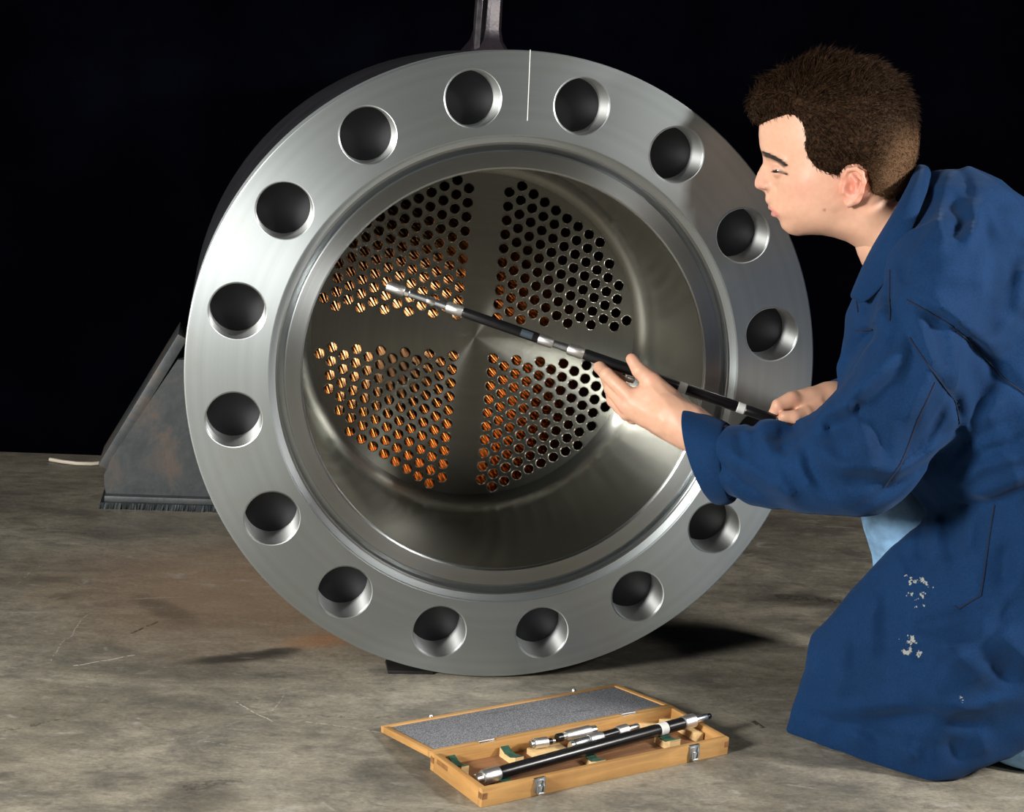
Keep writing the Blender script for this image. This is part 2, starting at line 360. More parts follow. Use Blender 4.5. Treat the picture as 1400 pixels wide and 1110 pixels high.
# tube sheet
P_T, R_T = 0.0238, 0.0093
tubes = []
ca, sa = math.cos(math.radians(-1.2)), math.sin(math.radians(-1.2))
for sx in (-1, 1):
    for sz in (-1, 1):
        for k in range(14):
            x = 0.0345 + k * P_T * 0.8660
            for j in range(14):
                z = 0.0354 + (0.5 if k % 2 else 0.0) * P_T + j * P_T
                if math.hypot(x, z) > 0.2695: continue
                X, Z = sx * x, sz * z
                tubes.append((X * ca - Z * sa, X * sa + Z * ca))
Y_TS = 0.350
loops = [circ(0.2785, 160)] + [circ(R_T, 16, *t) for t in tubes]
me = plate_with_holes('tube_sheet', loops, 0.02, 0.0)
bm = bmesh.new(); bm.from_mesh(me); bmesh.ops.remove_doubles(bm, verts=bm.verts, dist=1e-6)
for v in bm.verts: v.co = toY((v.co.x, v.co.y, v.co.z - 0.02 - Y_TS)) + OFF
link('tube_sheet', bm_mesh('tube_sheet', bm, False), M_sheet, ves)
MT = Matrix(((1, 0, 0, 0), (0, 0, -1, 0), (0, 1, 0, 0), (0, 0, 0, 1)))
bm = bmesh.new()
lathe(bm, [(0.0098, -0.001), (0.0097, 0.0016), (0.0090, 0.0024), (0.0084, 0.0018)], 16, MT, mat=0)
lathe(bm, [(0.0084, 0.0018), (0.0082, -0.0002)], 16, MT, mat=0)
lathe(bm, [(0.0082, -0.0002), (0.0082, -0.20)], 16, MT, mat=1)
lathe(bm, [(0.0098, -0.001), (0.0098, -0.20)], 16, MT, mat=0)
tme = bm_mesh('tube', bm, True, 40)
tubes.sort(key=lambda t: (t[0] - CAM[0]) ** 2 + (t[1] + RC - CAM[2]) ** 2)
print('TUBES', len(tubes))
near, far = tubes[:300], tubes[300:]
for t in near: link('tube', tme, [M_rim, M_cop], ves, Vector((t[0], Y_TS, t[1] + RC)) + OFF)
bm = bmesh.new(); tmp = bmesh.new(); tmp.from_mesh(tme)
src_v = [v.co.copy() for v in tmp.verts]; src_f = [([v.index for v in f.verts], f.material_index) for f in tmp.faces]; tmp.free()
for t in far:
    vs = [bm.verts.new(c + Vector((t[0], Y_TS, t[1] + RC)) + OFF) for c in src_v]
    for idx, mi in src_f: f = bm.faces.new([vs[i] for i in idx]); f.material_index = mi
o = link('tube_field', bm_mesh('tube_field', bm, True, 40), [M_rim, M_cop], ves); tag(o, kind='stuff')
# scribed centre line on the face
M_scribe = simple('scribed_line', (0.75, 0.76, 0.74), 0.5)
bm = bmesh.new(); a = Pw(725, 68, 0) + np.array(OFF); b_ = Pw(721, 165, 0) + np.array(OFF)
dx = 0.0005
vs = [bm.verts.new((p[0] + s * dx, -0.3003 + h, p[2])) for h in (0, 0.0004) for p, s in ((a, -1), (a, 1), (b_, 1), (b_, -1))]
bm.faces.new(vs[:4]); bm.faces.new(vs[4:]); 
for i in range(4): bm.faces.new((vs[i], vs[(i + 1) % 4], vs[4 + (i + 1) % 4], vs[4 + i]))
link('scribed_line', bm_mesh('scribed_line', bm, False), M_scribe, ves)
# nozzle neck on top of the shell
bm = bmesh.new()
xc = (Pw(652, 0, .3)[0] + Pw(690, 0, .3)[0]) / 2
Mz = Matrix.Translation(Vector((xc - 0.002, 0.30, 0)) + OFF)
lathe(bm, [(0.050, 0.93), (0.040, 0.955), (0.027, 0.972), (0.0225, 0.99), (0.0215, 1.03), (0.0215, 1.16), (0.0, 1.16)], 8, Mz)
link('nozzle_neck', bm_mesh('nozzle_neck', bm, True, 30), M_post, ves)
bm = bmesh.new(); box(bm, (xc - 0.021, 0.285, 1.04), (0.009, 0.03, 0.20), Matrix.Translation(OFF), 0.002)
link('nozzle_gusset', bm_mesh('nozzle_gusset', bm), simple('glossy_paint', (0.06, 0.055, 0.06), 0.2, 0.3, 40, 0.5), ves)
# saddle: web, sloped rib, flame-cut base plate, built at its depth
ys = 0.93
xl = -0.655
sad = empty('saddle', (0, 0, 0))
bpy.data.objects.remove(sad)
bm = bmesh.new()
q = [Pw(x, y, ys) for x, y in ((146, 672), (141, 668), (142, 650), (153, 625), (243, 492), (300, 492))]
pts = [(q[0][0], 0.02), (q[0][0] - 0.004, 0.035)] + [(p[0], p[2]) for p in q[2:]]
pts = [(p[0], p[1]) for p in pts] + [(0.3, pts[-1][1]), (0.3, 0.02)]
prism(bm, pts, ys, ys + 0.03, Matrix.Translation(OFF))
link('saddle_web', bm_mesh('saddle_web', bm, False), M_plate, ves)
bm = bmesh.new()
a0, a1 = Pw(150, 640, ys), Pw(243, 488, ys); 
d = Vector((a1[0] - a0[0], 0, a1[2] - a0[2])); L = d.length; ang = math.atan2(d.z, d.x)
Mr = Matrix.Translation(Vector((a0[0], ys - 0.01, a0[2])) + OFF) @ Matrix.Rotation(-ang, 4, 'Y')
box(bm, (L * 0.56, 0.096, 0.012), (L * 1.18, 0.16, 0.022), Mr, 0.002)
link('saddle_rib', bm_mesh('saddle_rib', bm), M_plate, ves)
bm = bmesh.new()
xx0 = Pw(137, 690, ys - 0.03)[0]
box(bm, ((xx0 + 0.3) / 2 + 0.004, ys + 0.06, 0.019), (0.3 - xx0 - 0.006, 0.16, 0.012), Matrix.Translation(OFF), 0.001)
link('saddle_pad', bm_mesh('saddle_pad', bm), M_plate, ves)
bm = bmesh.new()     # base plate with a striated flame-cut front edge
n = 220; rng = np.random.RandomState(3)
xs = np.linspace(xx0, -0.10, n); H = 0.0135
top = []; bot = []
jag = rng.uniform(0, 1, n) ** 2 * 0.006
for i, x in enumerate(xs):
    top.append(bm.verts.new(Vector((x, ys - 0.03 + 0.3 * jag[i], H)) + OFF))
    bot.append(bm.verts.new(Vector((x - 0.004 + 0.002 * rng.rand(), ys - 0.03 + jag[(i * 7) % n], 0.0)) + OFF))
tb = [bm.verts.new(Vector((x, ys + 0.14, H)) + OFF) for x in xs]
for i in range(n - 1):
    bm.faces.new((top[i], top[i + 1], bot[i + 1], bot[i])); bm.faces.new((top[i], tb[i], tb[i + 1], top[i + 1]))
v0 = bm.verts.new(Vector((xx0 - 0.003, ys + 0.14, 0)) + OFF); bm.faces.new((top[0], bot[0], v0, tb[0]))
link('saddle_base_plate', bm_mesh('saddle_base_plate', bm, False), M_cut, ves)
# shims under the flange
M_shim = steel_plate('oily_shim', (0.02, 0.02, 0.02), (0.03, 0.028, 0.025), 0.4)
def shim(px0, px1, py, h, y0, y1, label, z=0.0):
    a, b_ = Fl(px0, py), Fl(px1, py)
    bm = bmesh.new(); box(bm, (0, 0, h / 2), (abs(b_[0] - a[0]), y1 - y0, h), None, 0.0015)
    o = link('steel_shim', bm_mesh('steel_shim', bm), M_shim, None, ((a[0] + b_[0]) / 2, (y0 + y1) / 2, z)); tag(o, label, 'shim')
    return o
shim(530, 592, 921, 0.006, 0.012, 0.06, 'dark oily steel shim wedged on the floor under the left of the flange bottom')
# pale rod lying on the floor by the backdrop
bm = bmesh.new()
tube(bm, [Fl(x, y, 0.005) for x, y in ((68, 628), (85, 631), (105, 633.5), (125, 634), (142, 632.5), (165, 630))], 0.0042, 8)
o = link('welding_rod', bm_mesh('welding_rod', bm), simple('pale_rod', (0.62, 0.56, 0.46), 0.5)); tag(o, 'thin pale rod lying on the dark floor left of the saddle', 'rod')
# ------------------------------------------------------------------ implicit surfaces (numpy) for the figure
class G:
    def __init__(s, lo, hi, h):
        s.lo = np.array(lo, np.float32); s.h = h
        n = np.ceil((np.array(hi) - np.array(lo)) / h).astype(int) + 1; s.n = n
        s.X = (s.lo[0] + h * np.arange(n[0], dtype=np.float32))[:, None, None]
        s.Y = (s.lo[1] + h * np.arange(n[1], dtype=np.float32))[None, :, None]
        s.Z = (s.lo[2] + h * np.arange(n[2], dtype=np.float32))[None, None, :]
    def cap(s, a, b, ra, rb=None):
        rb = ra if rb is None else rb
        a = np.array(a, np.float32); d = np.array(b, np.float32) - a; L = float(d @ d) + 1e-12
        px, py, pz = s.X - a[0], s.Y - a[1], s.Z - a[2]
        t = np.clip((px * d[0] + py * d[1] + pz * d[2]) / L, 0, 1)
        return np.sqrt((px - t * d[0]) ** 2 + (py - t * d[1]) ** 2 + (pz - t * d[2]) ** 2) - (ra + (rb - ra) * t)
    def ell(s, c, A, r):
        """ellipsoid: centre, rows of A its axes, radii r"""
        p = [s.X - c[0], s.Y - c[1], s.Z - c[2]]
        k0 = 0; k1 = 0
        for i in range(3):
            q = p[0] * A[i][0] + p[1] * A[i][1] + p[2] * A[i][2]
            k0 = k0 + (q / r[i]) ** 2; k1 = k1 + (q / r[i] ** 2) ** 2
        k0 = np.sqrt(k0); return k0 * (k0 - 1) / (np.sqrt(k1) + 1e-9)
    def hull(s, sph, rnd=None):
        """convex hull of spheres"""
        ico = ICO
        P = np.concatenate([np.array(c)[None] + r * ico for c, r in sph])
        b = bmesh.new(); vs = [b.verts.new(p) for p in P]
        bmesh.ops.convex_hull(b, input=vs); bmesh.ops.recalc_face_normals(b, faces=b.faces)
        f = np.full(tuple(s.n), -1e3, np.float32); seen = []
        for fc in b.faces:
            if fc.calc_area() < 1e-9: continue
            n = np.array(fc.normal); d = float(n @ np.array(fc.verts[0].co))
            if any(abs(d - e) < 2e-4 and n @ m > 0.9995 for m, e in seen): continue
            seen.append((n, d)); np.maximum(f, s.X * np.float32(n[0]) + s.Y * np.float32(n[1]) + s.Z * np.float32(n[2]) - np.float32(d), out=f)
        b.free(); return f
    def net(s, f):
        """surface nets"""
        h = s.h; n = f.shape; inside = f < 0
        c = np.zeros(tuple(k - 1 for k in n), np.int8)
        for dx in (0, 1):
            for dy in (0, 1):
                for dz in (0, 1): c += inside[dx:n[0] - 1 + dx, dy:n[1] - 1 + dy, dz:n[2] - 1 + dz]
        act = (c > 0) & (c < 8); idx = np.full(act.shape, -1, np.int64); ijk = np.argwhere(act); idx[act] = np.arange(len(ijk))
        acc = np.zeros((len(ijk), 3)); cnt = np.zeros(len(ijk))
        cor = [(0, 0, 0), (1, 0, 0), (0, 1, 0), (1, 1, 0), (0, 0, 1), (1, 0, 1), (0, 1, 1), (1, 1, 1)]
        for a in range(8):
            for ax in range(3):
                if cor[a][ax]: continue
                o1 = np.array(cor[a]); o2 = o1.copy(); o2[ax] = 1
                f1 = f[tuple((ijk + o1).T)].astype(float); f2 = f[tuple((ijk + o2).T)].astype(float)
                m = (f1 < 0) != (f2 < 0); t = np.where(m, f1 / np.where(m, f1 - f2, 1), 0)
                acc += np.where(m[:, None], o1 + t[:, None] * (o2 - o1), 0); cnt += m
        v = s.lo + h * (ijk + acc / cnt[:, None])
        quads = []
        for ax in range(3):
            b_, c_ = [(1, 2), (2, 0), (0, 1)][ax]
            sl1 = [slice(None)] * 3; sl2 = [slice(None)] * 3; sl1[ax] = slice(0, -1); sl2[ax] = slice(1, None)
            i1 = inside[tuple(sl1)]; i2 = inside[tuple(sl2)]
            e = np.argwhere(i1 != i2)
            e = e[(e[:, b_] > 0) & (e[:, c_] > 0) & (e[:, b_] < n[b_] - 1) & (e[:, c_] < n[c_] - 1)]
            eb = np.zeros(3, int); eb[b_] = 1; ec = np.zeros(3, int); ec[c_] = 1
            q = np.stack([idx[tuple((e - eb - ec).T)], idx[tuple((e - ec).T)], idx[tuple(e.T)], idx[tuple((e - eb).T)]], 1)
            flip = ~i1[tuple(e.T)]; q[flip] = q[flip][:, ::-1]; quads.append(q)
        return v, np.concatenate(quads)
_b = bmesh.new(); bmesh.ops.create_icosphere(_b, subdivisions=2, radius=1.0); ICO = np.array([v.co[:] for v in _b.verts]); _b.free()
def smin(a, b, k):
    h = np.clip(0.5 + 0.5 * (b - a) / k, 0, 1); return b + (a - b) * h - k * h * (1 - h)
def smax(a, b, k): return -smin(-a, -b, k)
def relax(v, q, n=1, lam=0.5):
    for _ in range(n):
        acc = np.zeros_like(v); cnt = np.zeros(len(v))
        for i in range(4):
            for j in (1, 3):
                np.add.at(acc, q[:, i], v[q[:, (i + j) % 4]]); np.add.at(cnt, q[:, i], 1)
        v = v + lam * (acc / np.maximum(cnt, 1)[:, None] - v)
    return v
def S(px, py, d, r): return (V(px, py, d), r * d / FPX)
def chain(g, pts, k=0.004):
    f = None
    for a, b in zip(pts[:-1], pts[1:]):
        (pa, ra), (pb, rb) = S(*a), S(*b)
        c = g.cap(pa, pb, ra, rb); f = c if f is None else smin(f, c, k)
    return f
def dseg(u, w, pl, par=False):
    """distance of projected points to a polyline (and the run along it, 0 to 1)"""
    best = None; run = 0.0; tot = sum(math.hypot(x1 - x0, y1 - y0) for (x0, y0), (x1, y1) in zip(pl[:-1], pl[1:]))
    for (x0, y0), (x1, y1) in zip(pl[:-1], pl[1:]):
        dx, dy = x1 - x0, y1 - y0; L = math.hypot(dx, dy); t = np.clip(((u - x0) * dx + (w - y0) * dy) / (dx * dx + dy * dy + 1e-9), 0, 1)
        d = (u - x0 - t * dx) ** 2 + (w - y0 - t * dy) ** 2
        if best is None: best = d; s = (run + t * L) / tot
        else: s = np.where(d < best, (run + t * L) / tot, s); best = np.minimum(best, d)
        run += L
    return (np.sqrt(best), s) if par else np.sqrt(best)
def toimg(P):
    c = (P - CAM) @ BM; return 700 + FPX * c[:, 0] / c[:, 2], 555 + FPX * c[:, 1] / c[:, 2], c[:, 2]
_rs = np.random.RandomState(11)
_lat = _rs.uniform(-1, 1, (24, 24, 24))
def vnoise(P, sc):
    """smooth value noise at points"""
    p = P * sc; i = np.floor(p).astype(int); t = p - i; t = t * t * (3 - 2 * t); r = 0
    for dx in (0, 1):
        for dy in (0, 1):
            for dz in (0, 1):
                r = r + _lat[(i[:, 0] + dx) % 24, (i[:, 1] + dy) % 24, (i[:, 2] + dz) % 24] * (t[:, 0] if dx else 1 - t[:, 0]) * (t[:, 1] if dy else 1 - t[:, 1]) * (t[:, 2] if dz else 1 - t[:, 2])
    return r
def carve(g, f, fn, band=0.03):
    """add fn(points) to f close to the surface"""
    m = np.argwhere(np.abs(f) < band); P = g.lo + g.h * m; f[tuple(m.T)] += fn(P).astype(np.float32); return f
# ------------------------------------------------------------------ the worker
PB = Vector((0.66, -0.2, 0.0))
man = empty('person', PB)
tag(man, 'young man with short dark hair in a blue coat, kneeling and holding the measuring rod', 'person')
def local(v): return np.asarray(v) - np.array(PB)
# --- coat
g = G((0.22, -0.66, -0.012), (1.15, 0.30, 1.02), 0.0052)
torso = smin(g.hull([S(1312, 322, 2.30, 96), S(1290, 372, 2.17, 66), S(1276, 360, 2.44, 72), S(1252, 440, 2.30, 84), S(1420, 450, 2.30, 120)]),
             g.hull([S(1252, 440, 2.30, 88), S(1246, 512, 2.31, 106), S(1420, 450, 2.30, 120), S(1355, 480, 2.215, 84), S(1375, 590, 2.21, 84), S(1400, 640, 2.30, 112), S(1460, 720, 2.30, 125)]), 0.04)
sleeve = smin(g.hull([S(1284, 388, 2.15, 66), S(1252, 500, 2.13, 66), S(1204, 560, 2.135, 60), S(1180, 634, 2.16, 64), S(1262, 560, 2.15, 48)]),
              chain(g, [(1180, 634, 2.16, 65), (1120, 638, 2.20, 61), (1050, 632, 2.26, 57), (1010, 629, 2.288, 53)], 0.02), 0.035)
rsleeve = chain(g, [(1270, 370, 2.46, 70), (1225, 500, 2.52, 56), (1185, 548, 2.47, 34), (1150, 546, 2.44, 31)], 0.03)
hem = [Fl(x, y, 0.004) for x, y in ((1080, 1000), (1130, 1021), (1200, 1043), (1268, 1064), (1300, 1062), (1338, 1045), (1410, 985))] + [np.array((0.62, 0.06, 0.0)), np.array((0.50, -0.06, 0.0))]
skirt = g.hull([S(1152, 892, 2.36, 46), S(1266, 776, 2.33, 54), S(1430, 745, 2.27, 120), S(1460, 900, 2.30, 90), S(1300, 900, 2.27, 70)] + [(p, 0.006) for p in hem])
f = smin(smin(torso, sleeve, 0.045), rsleeve, 0.02)
f = smin(f, skirt, 0.030)
f = np.maximum(f, -(g.Z - 0.001) + 0 * f)           # rests on the floor
# opening for neck
f = smax(f, -g.cap(V(1196, 270, 2.30), V(1225, 345, 2.305), 0.060, 0.066), 0.008)
FOLDS = [  # (pixel polyline, width px, depth mm (+ valley, - ridge), nearest side limit)
 ([(1217, 369), (1216, 444)], 5, 4), ([(1240, 408), (1297, 441), (1334, 474), (1372, 516), (1402, 539)], 9, 7), ([(1246, 398), (1300, 428), (1340, 460), (1384, 505)], 14, -8),
 ([(1270, 420), (1288, 470), (1291, 500)], 13, 10), ([(1254, 432), (1266, 480), (1284, 512)], 10, -9), ([(1236, 415), (1245, 462), (1278, 509), (1306, 547), (1314, 586)], 7, 7),
 ([(1318, 520), (1326, 560), (1324, 590)], 12, -4), ([(1222, 406), (1231, 444), (1219, 481)], 10, 13), ([(1232, 480), (1170, 537), (1105, 578)], 16, -13), ([(1252, 500), (1180, 565), (1122, 600)], 18, 9),
 ([(1206, 440), (1160, 490), (1150, 520)], 9, 10), ([(1100, 600), (1147, 636), (1231, 642)], 10, -9), ([(1150, 655), (1225, 662)], 14, 8), ([(1101, 600), (1113, 645), (1140, 680)], 8, 11),
 ([(1062, 600), (1082, 596), (1100, 585)], 15, 15), ([(1090, 600), (1066, 622)], 10, 11), ([(1060, 640), (1085, 690)], 12, -7), ([(972, 626), (1029, 668), (1046, 680)], 7, 9), ([(990, 612), (1040, 650), (1080, 676)], 10, -8),
 ([(1008, 585), (1018, 620), (1012, 640)], 8, 7), ([(1040, 590), (1052, 630)], 9, -7), ([(1030, 575), (1034, 612)], 8, 6), ([(1316, 600), (1225, 662), (1165, 700)], 6, 6), ([(1302, 596), (1220, 650)], 9, -6),
 ([(1402, 570), (1320, 604), (1290, 640)], 7, 9), ([(1297, 694), (1362, 684), (1402, 668)], 7, 10), ([(1402, 652), (1330, 676)], 12, -7),
 ([(1360, 250), (1372, 330), (1352, 400)], 22, 3), ([(1330, 255), (1338, 300), (1320, 340)], 12, -8), ([(1300, 262), (1315, 300), (1302, 330)], 13, 6), ([(1284, 285), (1290, 330), (1270, 350)], 12, -6), ([(1346, 330), (1338, 400)], 10, -5),
 ([(1402, 440), (1350, 530), (1330, 590)], 16, 6), ([(1384, 430), (1362, 480)], 14, -6), ([(1250, 385), (1290, 372), (1330, 380)], 20, -6),
 ([(1205, 800), (1214, 860), (1222, 925)], 26, 6), ([(1196, 800), (1190, 900)], 18, -6), ([(1243, 861), (1291, 851), (1342, 838)], 13, 10), ([(1275, 884), (1330, 905), (1366, 930)], 17, -10), ([(1250, 880), (1262, 905)], 12, 7),
 ([(1376, 741), (1370, 805)], 14, 8), ([(1400, 720), (1392, 800)], 16, -7), ([(1282, 700), (1272, 760)], 9, -7), ([(1262, 720), (1258, 770)], 9, 6), ([(1160, 985), (1215, 983), (1290, 975)], 14, 7), ([(1150, 968), (1240, 965)], 12, -5),
 ([(1190, 1000), (1204, 1018), (1212, 1040)], 9, 5), ([(1222, 1000), (1240, 1030), (1246, 1050)], 12, -5), ([(1296, 1010), (1316, 1040)], 9, 5), ([(1140, 990), (1150, 1020)], 8, 4), ([(1120, 985), (1125, 1010)], 7, -5), ([(1262, 1015), (1275, 1058)], 9, 4), ([(1168, 1000), (1176, 1030)], 8, -4),
 ([(1150, 545), (1180, 590), (1195, 640)], 9, -6), ([(1165, 540), (1200, 590), (1216, 635)], 8, 7), ([(1128, 572), (1150, 620)], 7, 6), ([(1080, 600), (1092, 640), (1118, 684)], 7, -6),
 ([(1236, 440), (1250, 490), (1236, 540)], 8, 6), ([(1262, 520), (1240, 580)], 9, -5), ([(1296, 540), (1270, 600), (1225, 640)], 8, 5), ([(1182, 400), (1196, 440), (1190, 470)], 9, 5), ([(1232, 350), (1240, 392)], 7, 6), ([(1200, 420), (1190, 455)], 8, -5),
 ([(1402, 320), (1378, 380), (1380, 430)], 14, 3), ([(1402, 372), (1390, 430)], 10, -5), ([(1310, 230), (1346, 300), (1352, 340)], 9, 5), ([(1370, 540), (1340, 580)], 9, -6), ([(1400, 600), (1350, 616), (1320, 640)], 9, 6), ([(1402, 624), (1340, 640), (1306, 668)], 9, -6),
 ([(1130, 880), (1150, 930), (1148, 970)], 10, -4), ([(1165, 850), (1172, 920)], 9, 5), ([(1225, 760), (1240, 800)], 9, -5), ([(1300, 720), (1302, 780)], 8, 5), ([(1330, 700), (1322, 760)], 10, -5), ([(1345, 850), (1300, 880), (1270, 940)], 10, 5), ([(1390, 820), (1350, 870)], 10, 6),
 ([(1270, 960), (1330, 970), (1390, 950)], 12, -6), ([(1290, 985), (1350, 990)], 9, 6), ([(1100, 975), (1160, 990), (1230, 1010), (1290, 1020)], 6, 4),
 ([(1340, 1000), (1350, 1035)], 10, -4), ([(1330, 900), (1390, 930)], 14, 6), ([(1360, 860), (1402, 900)], 16, -7)]
def foldfn(P):
    u, w_, d = toimg(P); r = np.zeros(len(P))
    near = np.clip((2.36 + 0.10 * (w_ > 760) - d) / 0.05, 0, 1)
    for pl, wd, a in FOLDS:
        a0 = np.array(pl); m = (u > a0[:, 0].min() - 3 * wd) & (u < a0[:, 0].max() + 3 * wd) & (w_ > a0[:, 1].min() - 3 * wd) & (w_ < a0[:, 1].max() + 3 * wd)
        if m.any():
            d_, s_ = dseg(u[m], w_[m], pl, True); e0 = 1.0 if pl[0][0] > 1396 else 0.25; e1 = 1.0 if pl[-1][0] > 1396 else 0.25
            tp = np.minimum(1, e0 + s_ * 3.0) * np.minimum(1, e1 + (1 - s_) * 3.0)
            r[m] += math.copysign(min(abs(a) * 1.7, wd * 1.2), a) * 0.001 * np.exp(-(d_ / (wd * (0.55 + 0.45 * tp))) ** 1.5) * near[m] * tp
    r = np.clip(r, -0.014, 0.012) * np.clip(P[:, 2] / 0.05 + 0.1, 0, 1)
    pw = P * np.array((1.0, 1.0, 0.7)) + 0.05 * np.stack([vnoise(P + 1, 7.0), vnoise(P + 6, 7.0), vnoise(P + 8, 7.0)], 1)
    r += -0.0045 * (np.clip(1 - np.abs(vnoise(pw, 15.0)) * 2.2, 0, 1) ** 2 - 0.25) * np.clip(P[:, 2] / 0.05, 0, 1)
    r += 0.0035 * vnoise(P + 0.03 * np.stack([vnoise(P, 9.0), vnoise(P + 5, 9.0), 0 * u], 1), 13.0) + 0.0016 * vnoise(P + 3, 34.0)
    return r
f = carve(g, f, foldfn, 0.035)
f = np.maximum(f, -(g.Z - 0.001) + 0 * f)
v, q = g.net(f); v = relax(v, q, 2, 0.45)
coat_v, coat_q = v, q
def cloth(name, col, wear=None):
    m, nt, b = mat(name); b.inputs['Roughness'].default_value = 0.85; b.inputs['Specular IOR Level'].default_value = 0.12
    b.inputs['Sheen Weight'].default_value = 0.08; b.inputs['Sheen Tint'].default_value = (0.4, 0.6, 1.0, 1); b.inputs['Sheen Roughness'].default_value = 0.5
    gg = N(nt, 'ShaderNodeNewGeometry').outputs['Position']
    n1 = noise(nt, gg, 7, 6, 0.65)
    c = ramp(nt, n1, [(0.3, tuple(x * 0.85 for x in col)), (0.7, tuple(x * 1.18 for x in col))])
    n2 = noise(nt, gg, 420, 2)
    c = mix(nt, 0.25, c, ramp(nt, n2, [(0.35, (0.3, 0.3, 0.3)), (0.65, (0.75, 0.75, 0.75))]), 'OVERLAY')
    if wear:      # dried paint spatter
        for (p, r, th) in wear:
            sub = N(nt, 'ShaderNodeVectorMath', operation='DISTANCE'); nt.links.new(gg, sub.inputs[0]); sub.inputs[1].default_value = tuple(p)
            fall = N(nt, 'ShaderNodeMapRange'); fall.inputs['From Min'].default_value = 0; fall.inputs['From Max'].default_value = r; fall.inputs['To Min'].default_value = 0.30; fall.inputs['To Max'].default_value = 0; nt.links.new(sub.outputs['Value'], fall.inputs[0])
            nn = noise(nt, gg, 95, 4, 0.6)
            k = ramp(nt, math_(nt, 'MULTIPLY', math_(nt, 'ADD', nn, fall.outputs[0]), math_(nt, 'GREATER_THAN', fall.outputs[0], 0.005)), [(th, (0, 0, 0)), (th + 0.035, (1, 1, 1))])
            c = mix(nt, math_(nt, 'MULTIPLY', k, 0.8), c, (0.36, 0.37, 0.34))
    nt.links.new(c, b.inputs['Base Color'])
    bump(nt, b, n2, 0.35, 0.0008)
    return m
M_coat = cloth('blue_cotton_drill', (0.0048, 0.0265, 0.083), [(V(1244, 803, 2.24), 0.040, 0.70), (V(1238, 884, 2.24), 0.024, 0.66), (V(1262, 845, 2.23), 0.016, 0.74), (V(1322, 955, 2.2), 0.016, 0.74), (V(1228, 785, 2.25), 0.022, 0.72)])
coat = link('coat', np_mesh('coat', local(v), q), M_coat, man)
from mathutils.bvhtree import BVHTree
coat_bvh = BVHTree.FromPolygons([tuple(map(float, p)) for p in v], [tuple(map(int, p)) for p in q])
def drop(bvh, px, py, lift=0.0008):
    r = Vector(V(px, py, 1.0) - CAM).normalized(); h = bvh.ray_cast(Vector(CAM), r)
    return None if h[0] is None else h[0] + h[1] * lift
def onsurf(bvh, pl, step=5):
    out = []
    for (x0, y0), (x1, y1) in zip(pl[:-1], pl[1:]):
        n = max(1, int(math.hypot(x1 - x0, y1 - y0) / step))
        for i in range(n):
            p = drop(bvh, x0 + (x1 - x0) * i / n, y0 + (y1 - y0) * i / n)
            if p is not None and (not out or (p - out[-1]).length < 0.03): out.append(p)
    return out
M_seam = simple('navy_seam_thread', (0.004, 0.009, 0.03), 0.9)
bm = bmesh.new()
for pl in ([(1360, 690), (1352, 740), (1341, 814), (1311, 832), (1299, 824)], [(1217, 369), (1216, 444)], [(1240, 410), (1297, 442), (1334, 475), (1372, 517), (1410, 545)], [(1278, 523), (1255, 575), (1231, 636), (1206, 670)],
           [(1244, 462), (1278, 511), (1306, 549), (1313, 584)], [(1168, 388), (1174, 432)], [(1170, 452), (1214, 448)]):
    pp = onsurf(coat_bvh, pl)
    if len(pp) > 2:
        bm = bmesh.new(); tube(bm, pp, 0.0011, 5); o = link('seam', bm_mesh('seam', bm), M_seam, coat, -PB)
# --- collar: a folded band round the neck
def band(name, top, bot, th, m, parent, off):
    bm = bmesh.new(); n = len(top); mid = [(Vector(a) + Vector(b)) / 2 for a, b in zip(top, bot)]
    cen = sum(mid, Vector()) / n; rows = []
    for i in range(n):
        row = []
        t = (mid[min(i + 1, n - 1)] - mid[max(i - 1, 0)]).normalized()
        for k in range(5):
            p = Vector(top[i]).lerp(Vector(bot[i]), k / 4); nn = t.cross(Vector(bot[i]) - Vector(top[i])).normalized()
            if nn.dot(p - cen) < 0: nn = -nn
            p = p + nn * (0.012 * math.sin(math.pi * k / 4))
            row.append((p, nn))
        rows.append(row)
    A = [[bm.verts.new(p + n_ * th / 2) for p, n_ in r] for r in rows]; Bq = [[bm.verts.new(p - n_ * th / 2) for p, n_ in r] for r in rows]
    for i in range(n - 1):
        for k in range(4):
            bm.faces.new((A[i][k], A[i + 1][k], A[i + 1][k + 1], A[i][k + 1])); bm.faces.new((Bq[i][k], Bq[i][k + 1], Bq[i + 1][k + 1], Bq[i + 1][k]))
        bm.faces.new((A[i][0], Bq[i][0], Bq[i + 1][0], A[i + 1][0])); bm.faces.new((A[i][4], A[i + 1][4], Bq[i + 1][4], Bq[i][4]))
    for i in (0, n - 1):
        for k in range(4): bm.faces.new((A[i][k], A[i][k + 1], Bq[i][k + 1], Bq[i][k]))
    me = bm_mesh(name, bm, True, 60); o = link(name, me, m, parent, off)
    sd = o.modifiers.new('s', 'SUBSURF'); sd.levels = 1; sd.render_levels = 2
    return o
top = [(1254, 221, 2.30), (1248, 238, 2.25), (1232, 272, 2.222), (1212, 306, 2.215), (1194, 334, 2.225), (1178, 366, 2.25), (1166, 402, 2.275)]
bot = [(1275, 243, 2.30), (1268, 262, 2.215), (1252, 304, 2.172), (1236, 340, 2.165), (1224, 366, 2.17), (1208, 392, 2.19), (1180, 418, 2.235)]
mir = lambda L: [(x, y, 4.60 - d) for x, y, d in L[:0:-1]]
T_ = [V(*p) for p in mir(top) + top]; B_ = [V(*p) for p in mir(bot) + bot]
band('collar', T_, B_, 0.004, M_coat, man, -PB)
